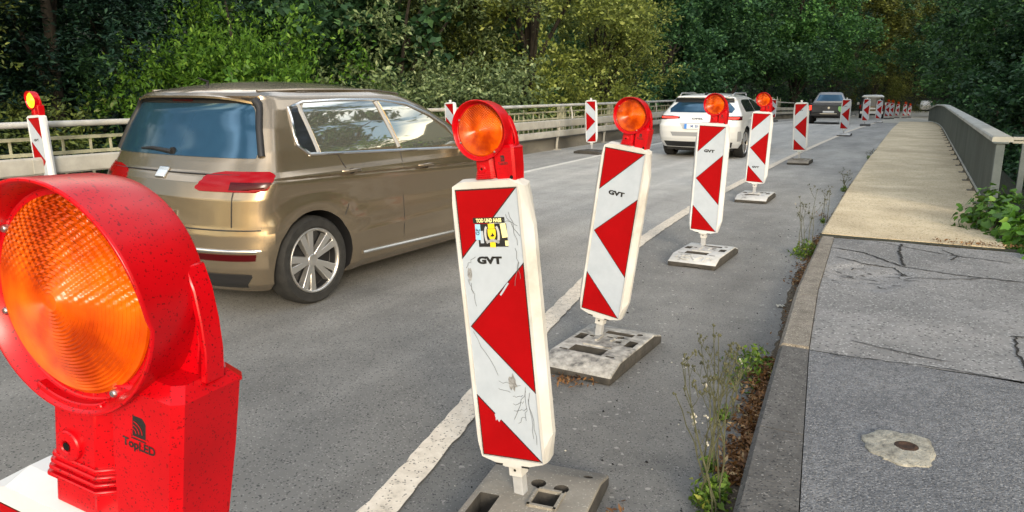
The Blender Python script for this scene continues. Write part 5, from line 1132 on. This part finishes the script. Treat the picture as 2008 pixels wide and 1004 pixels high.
# weeds along the kerb
def weed(x, y, label, stalks, h, spread, tuft, tuft_h, seed, heads=True, tuft_mat='lf_weed', leaf=.035):
    g = random.Random(seed); r = empty('weed', (x, y, 0), 0, label, 'weed', 'weeds growing along the kerb'); mb = MB(); tips = []
    for k in range(stalks):
        b = Vector((g.uniform(-.05, .05), g.uniform(-.12, .12), 0)); hh = h*g.uniform(.55, 1); lx = g.uniform(-1, 1)*spread; ly = g.uniform(-.6, .6)*spread
        P = [b+Vector((lx*t**1.3+g.uniform(-.006, .006), ly*t**1.3+g.uniform(-.006, .006), hh*t)) for t in np.linspace(0, 1, 8)]
        mb.tube(P, [.0032*(1-.75*t)+.0006 for t in np.linspace(0, 1, 8)], 5); tips.append(P[-1])
        for j in range(g.randint(1, 3)):
            i = g.randint(3, 6); s_ = P[i]; e = s_+Vector((g.uniform(-.07, .07), g.uniform(-.05, .05), g.uniform(.06, .15)*h*1.6)); mb.tube([s_, s_.lerp(e, .5)+Vector((0, 0, -.008)), e], [.0018, .0013, .0007], 4); tips.append(e)
            for _ in range(2):
                e2 = e+Vector((g.uniform(-.04, .04), g.uniform(-.03, .03), g.uniform(.005, .05))); mb.tube([s_.lerp(e, .7), e2], [.0011, .0006], 4); tips.append(e2)
    if stalks: build('stalks', mb, 'stalk', r)
    if heads and tips:
        mb = MB(); md = MB()
        for t in tips:
            m_ = mb if g.random() < .04 else md
            for _ in range(3):
                c = t+Vector((g.uniform(-.008, .008), g.uniform(-.008, .008), g.uniform(-.012, .004))); s_ = g.uniform(.003, .006)
                m_.add([c+Vector(v)*s_ for v in ((1, 0, 0), (-1, 0, 0), (0, 1, 0), (0, -1, 0), (0, 0, 1.4), (0, 0, -1.4))], [(0, 2, 4), (2, 1, 4), (1, 3, 4), (3, 0, 4), (2, 0, 5), (1, 2, 5), (3, 1, 5), (0, 3, 5)])
        if md.v: build('seed_heads', md, 'stalk', r)
        if mb.v: build('flowers', mb, 'flower', r)
    if tuft:
        rg_ = np.random.default_rng(seed); C = rg_.normal(size=(tuft, 3))*np.array([.05, .11, 0])*(1.2 if tuft > 200 else .8)*tuft_h/.12*.7; C[:, 2] = rg_.uniform(.005, 1, tuft)**1.4*tuft_h*np.exp(-(C[:, 0]/.12)**2-(C[:, 1]/.25)**2)
        me = quads_mesh('leaves', leaves(C, rg_, leaf, .42, .1), tuft_mat); link(bpy.data.objects.new('leaves', me), r)
weed(-.535, 2.53, 'tall wispy weed with pale flowers and a green tuft nearest on the kerb', 7, .68, .17, 300, .09, 3)
weed(-.60, 2.80, 'thin branching weed stalks leaning over the road beside the flowering weed', 5, .58, .13, 70, .05, 17)
weed(-.665, 3.95, 'short bright green and yellow weed beside the dark kerb stone joint', 0, .1, .02, 260, .16, 5, False)
weed(-.66, 3.3, 'low yellowing weed in the dry leaf litter', 3, .30, .06, 70, .05, 9)
weed(-.80, 7.25, 'dark dry weed with a leafy green base at the start of the tan footpath', 5, .66, .08, 320, .16, 7)
weed(-.86, 9.2, 'thin dry stalk at the footpath edge', 3, .42, .06, 50, .05, 13)
weed(-.90, 12.3, 'small dry weed halfway along the footpath edge', 4, .30, .10, 90, .08, 15)
weed(-.90, 18.5, 'tiny weed at the footpath edge further along the bridge', 3, .25, .08, 60, .08, 19)
# dry litter in the gutter and under the bases
rg = np.random.default_rng(5); y = np.concatenate([rg.uniform(2.7, 4.2, 1500), rg.uniform(6.0, 8.2, 420), rg.uniform(2.0, 12, 140)]); x = np.array([lerp_poly(KL, v) for v in y])-np.abs(rg.normal(size=len(y)))*np.where(y < 4.2, .055, .05)-.008
C = np.stack([x, y, rg.uniform(.004, .035, len(y))*np.exp(-np.abs(x-np.array([lerp_poly(KL, v) for v in y]))/.08)+.004], 1)
add = [np.stack([-1.47+rg.normal(size=70)*.06, 3.36+rg.normal(size=70)*.03, rg.uniform(.004, .03, 70)], 1), np.stack([-.80+rg.normal(size=50)*.025, 2.22+rg.normal(size=50)*.06, rg.uniform(.004, .03, 50)], 1),
       np.stack([.62+rg.normal(size=160)*.20, 7.84+rg.normal(size=160)*.06, rg.uniform(.13, .15, 160)], 1), np.stack([-.87+rg.normal(size=40)*.05, 9.6+rg.normal(size=40)*.15, rg.uniform(.005, .03, 40)], 1)]
lm = quads_mesh('leaf_litter', leaves(np.concatenate([C]+add), rg, .030, .38, .5), 'lf_dry'); tag(link(bpy.data.objects.new('leaf_litter', lm), None), 'dry brown leaf litter lying in the gutter along the kerb', 'leaf litter', kind='stuff')
# grit and crumbs on the road shoulder
g = random.Random(9); mb = MB()
for k in range(420):
    yy = g.uniform(1.2, 9); xx = g.uniform(lerp_poly(WLn, yy)+.1, lerp_poly(KL, yy)-.02); s_ = g.uniform(.002, .006)*(1.8 if g.random() < .06 else 1)
    mb.add([(xx+a*s_*g.uniform(.6, 1.4), yy+b*s_*g.uniform(.6, 1.4), .001+c*s_) for a, b, c in ((1, 0, 0), (-.2, 1, 0), (-1, 0, 0), (.2, -1, 0), (0, 0, 1))], [(0, 1, 4), (1, 2, 4), (2, 3, 4), (3, 0, 4)], 0 if g.random() < .8 else 1)
tag(build('grit', mb, ['crack', 'flower']), 'loose grit scattered on the asphalt shoulder', 'grit', kind='stuff')
mb = MB(); 
for k in range(5): a = k*.011; mb.add([(-.035+a, -.018, .002+.012*math.sin(k*2.1)**2), (-.035+a, .018, .004+.012*math.cos(k*1.7)**2), (-.022+a, .016, .012*math.sin(k)**2+.003), (-.022+a, -.02, .014*math.cos(k)**2+.002)], [(0, 1, 2, 3)])
lt = build('paper_scrap', mb, 'flower'); lt.location = (-.72, 5.35, .003); lt.rotation_euler = (0, 0, .6); tag(lt, 'crumpled white paper scrap lying by the kerb', 'litter')
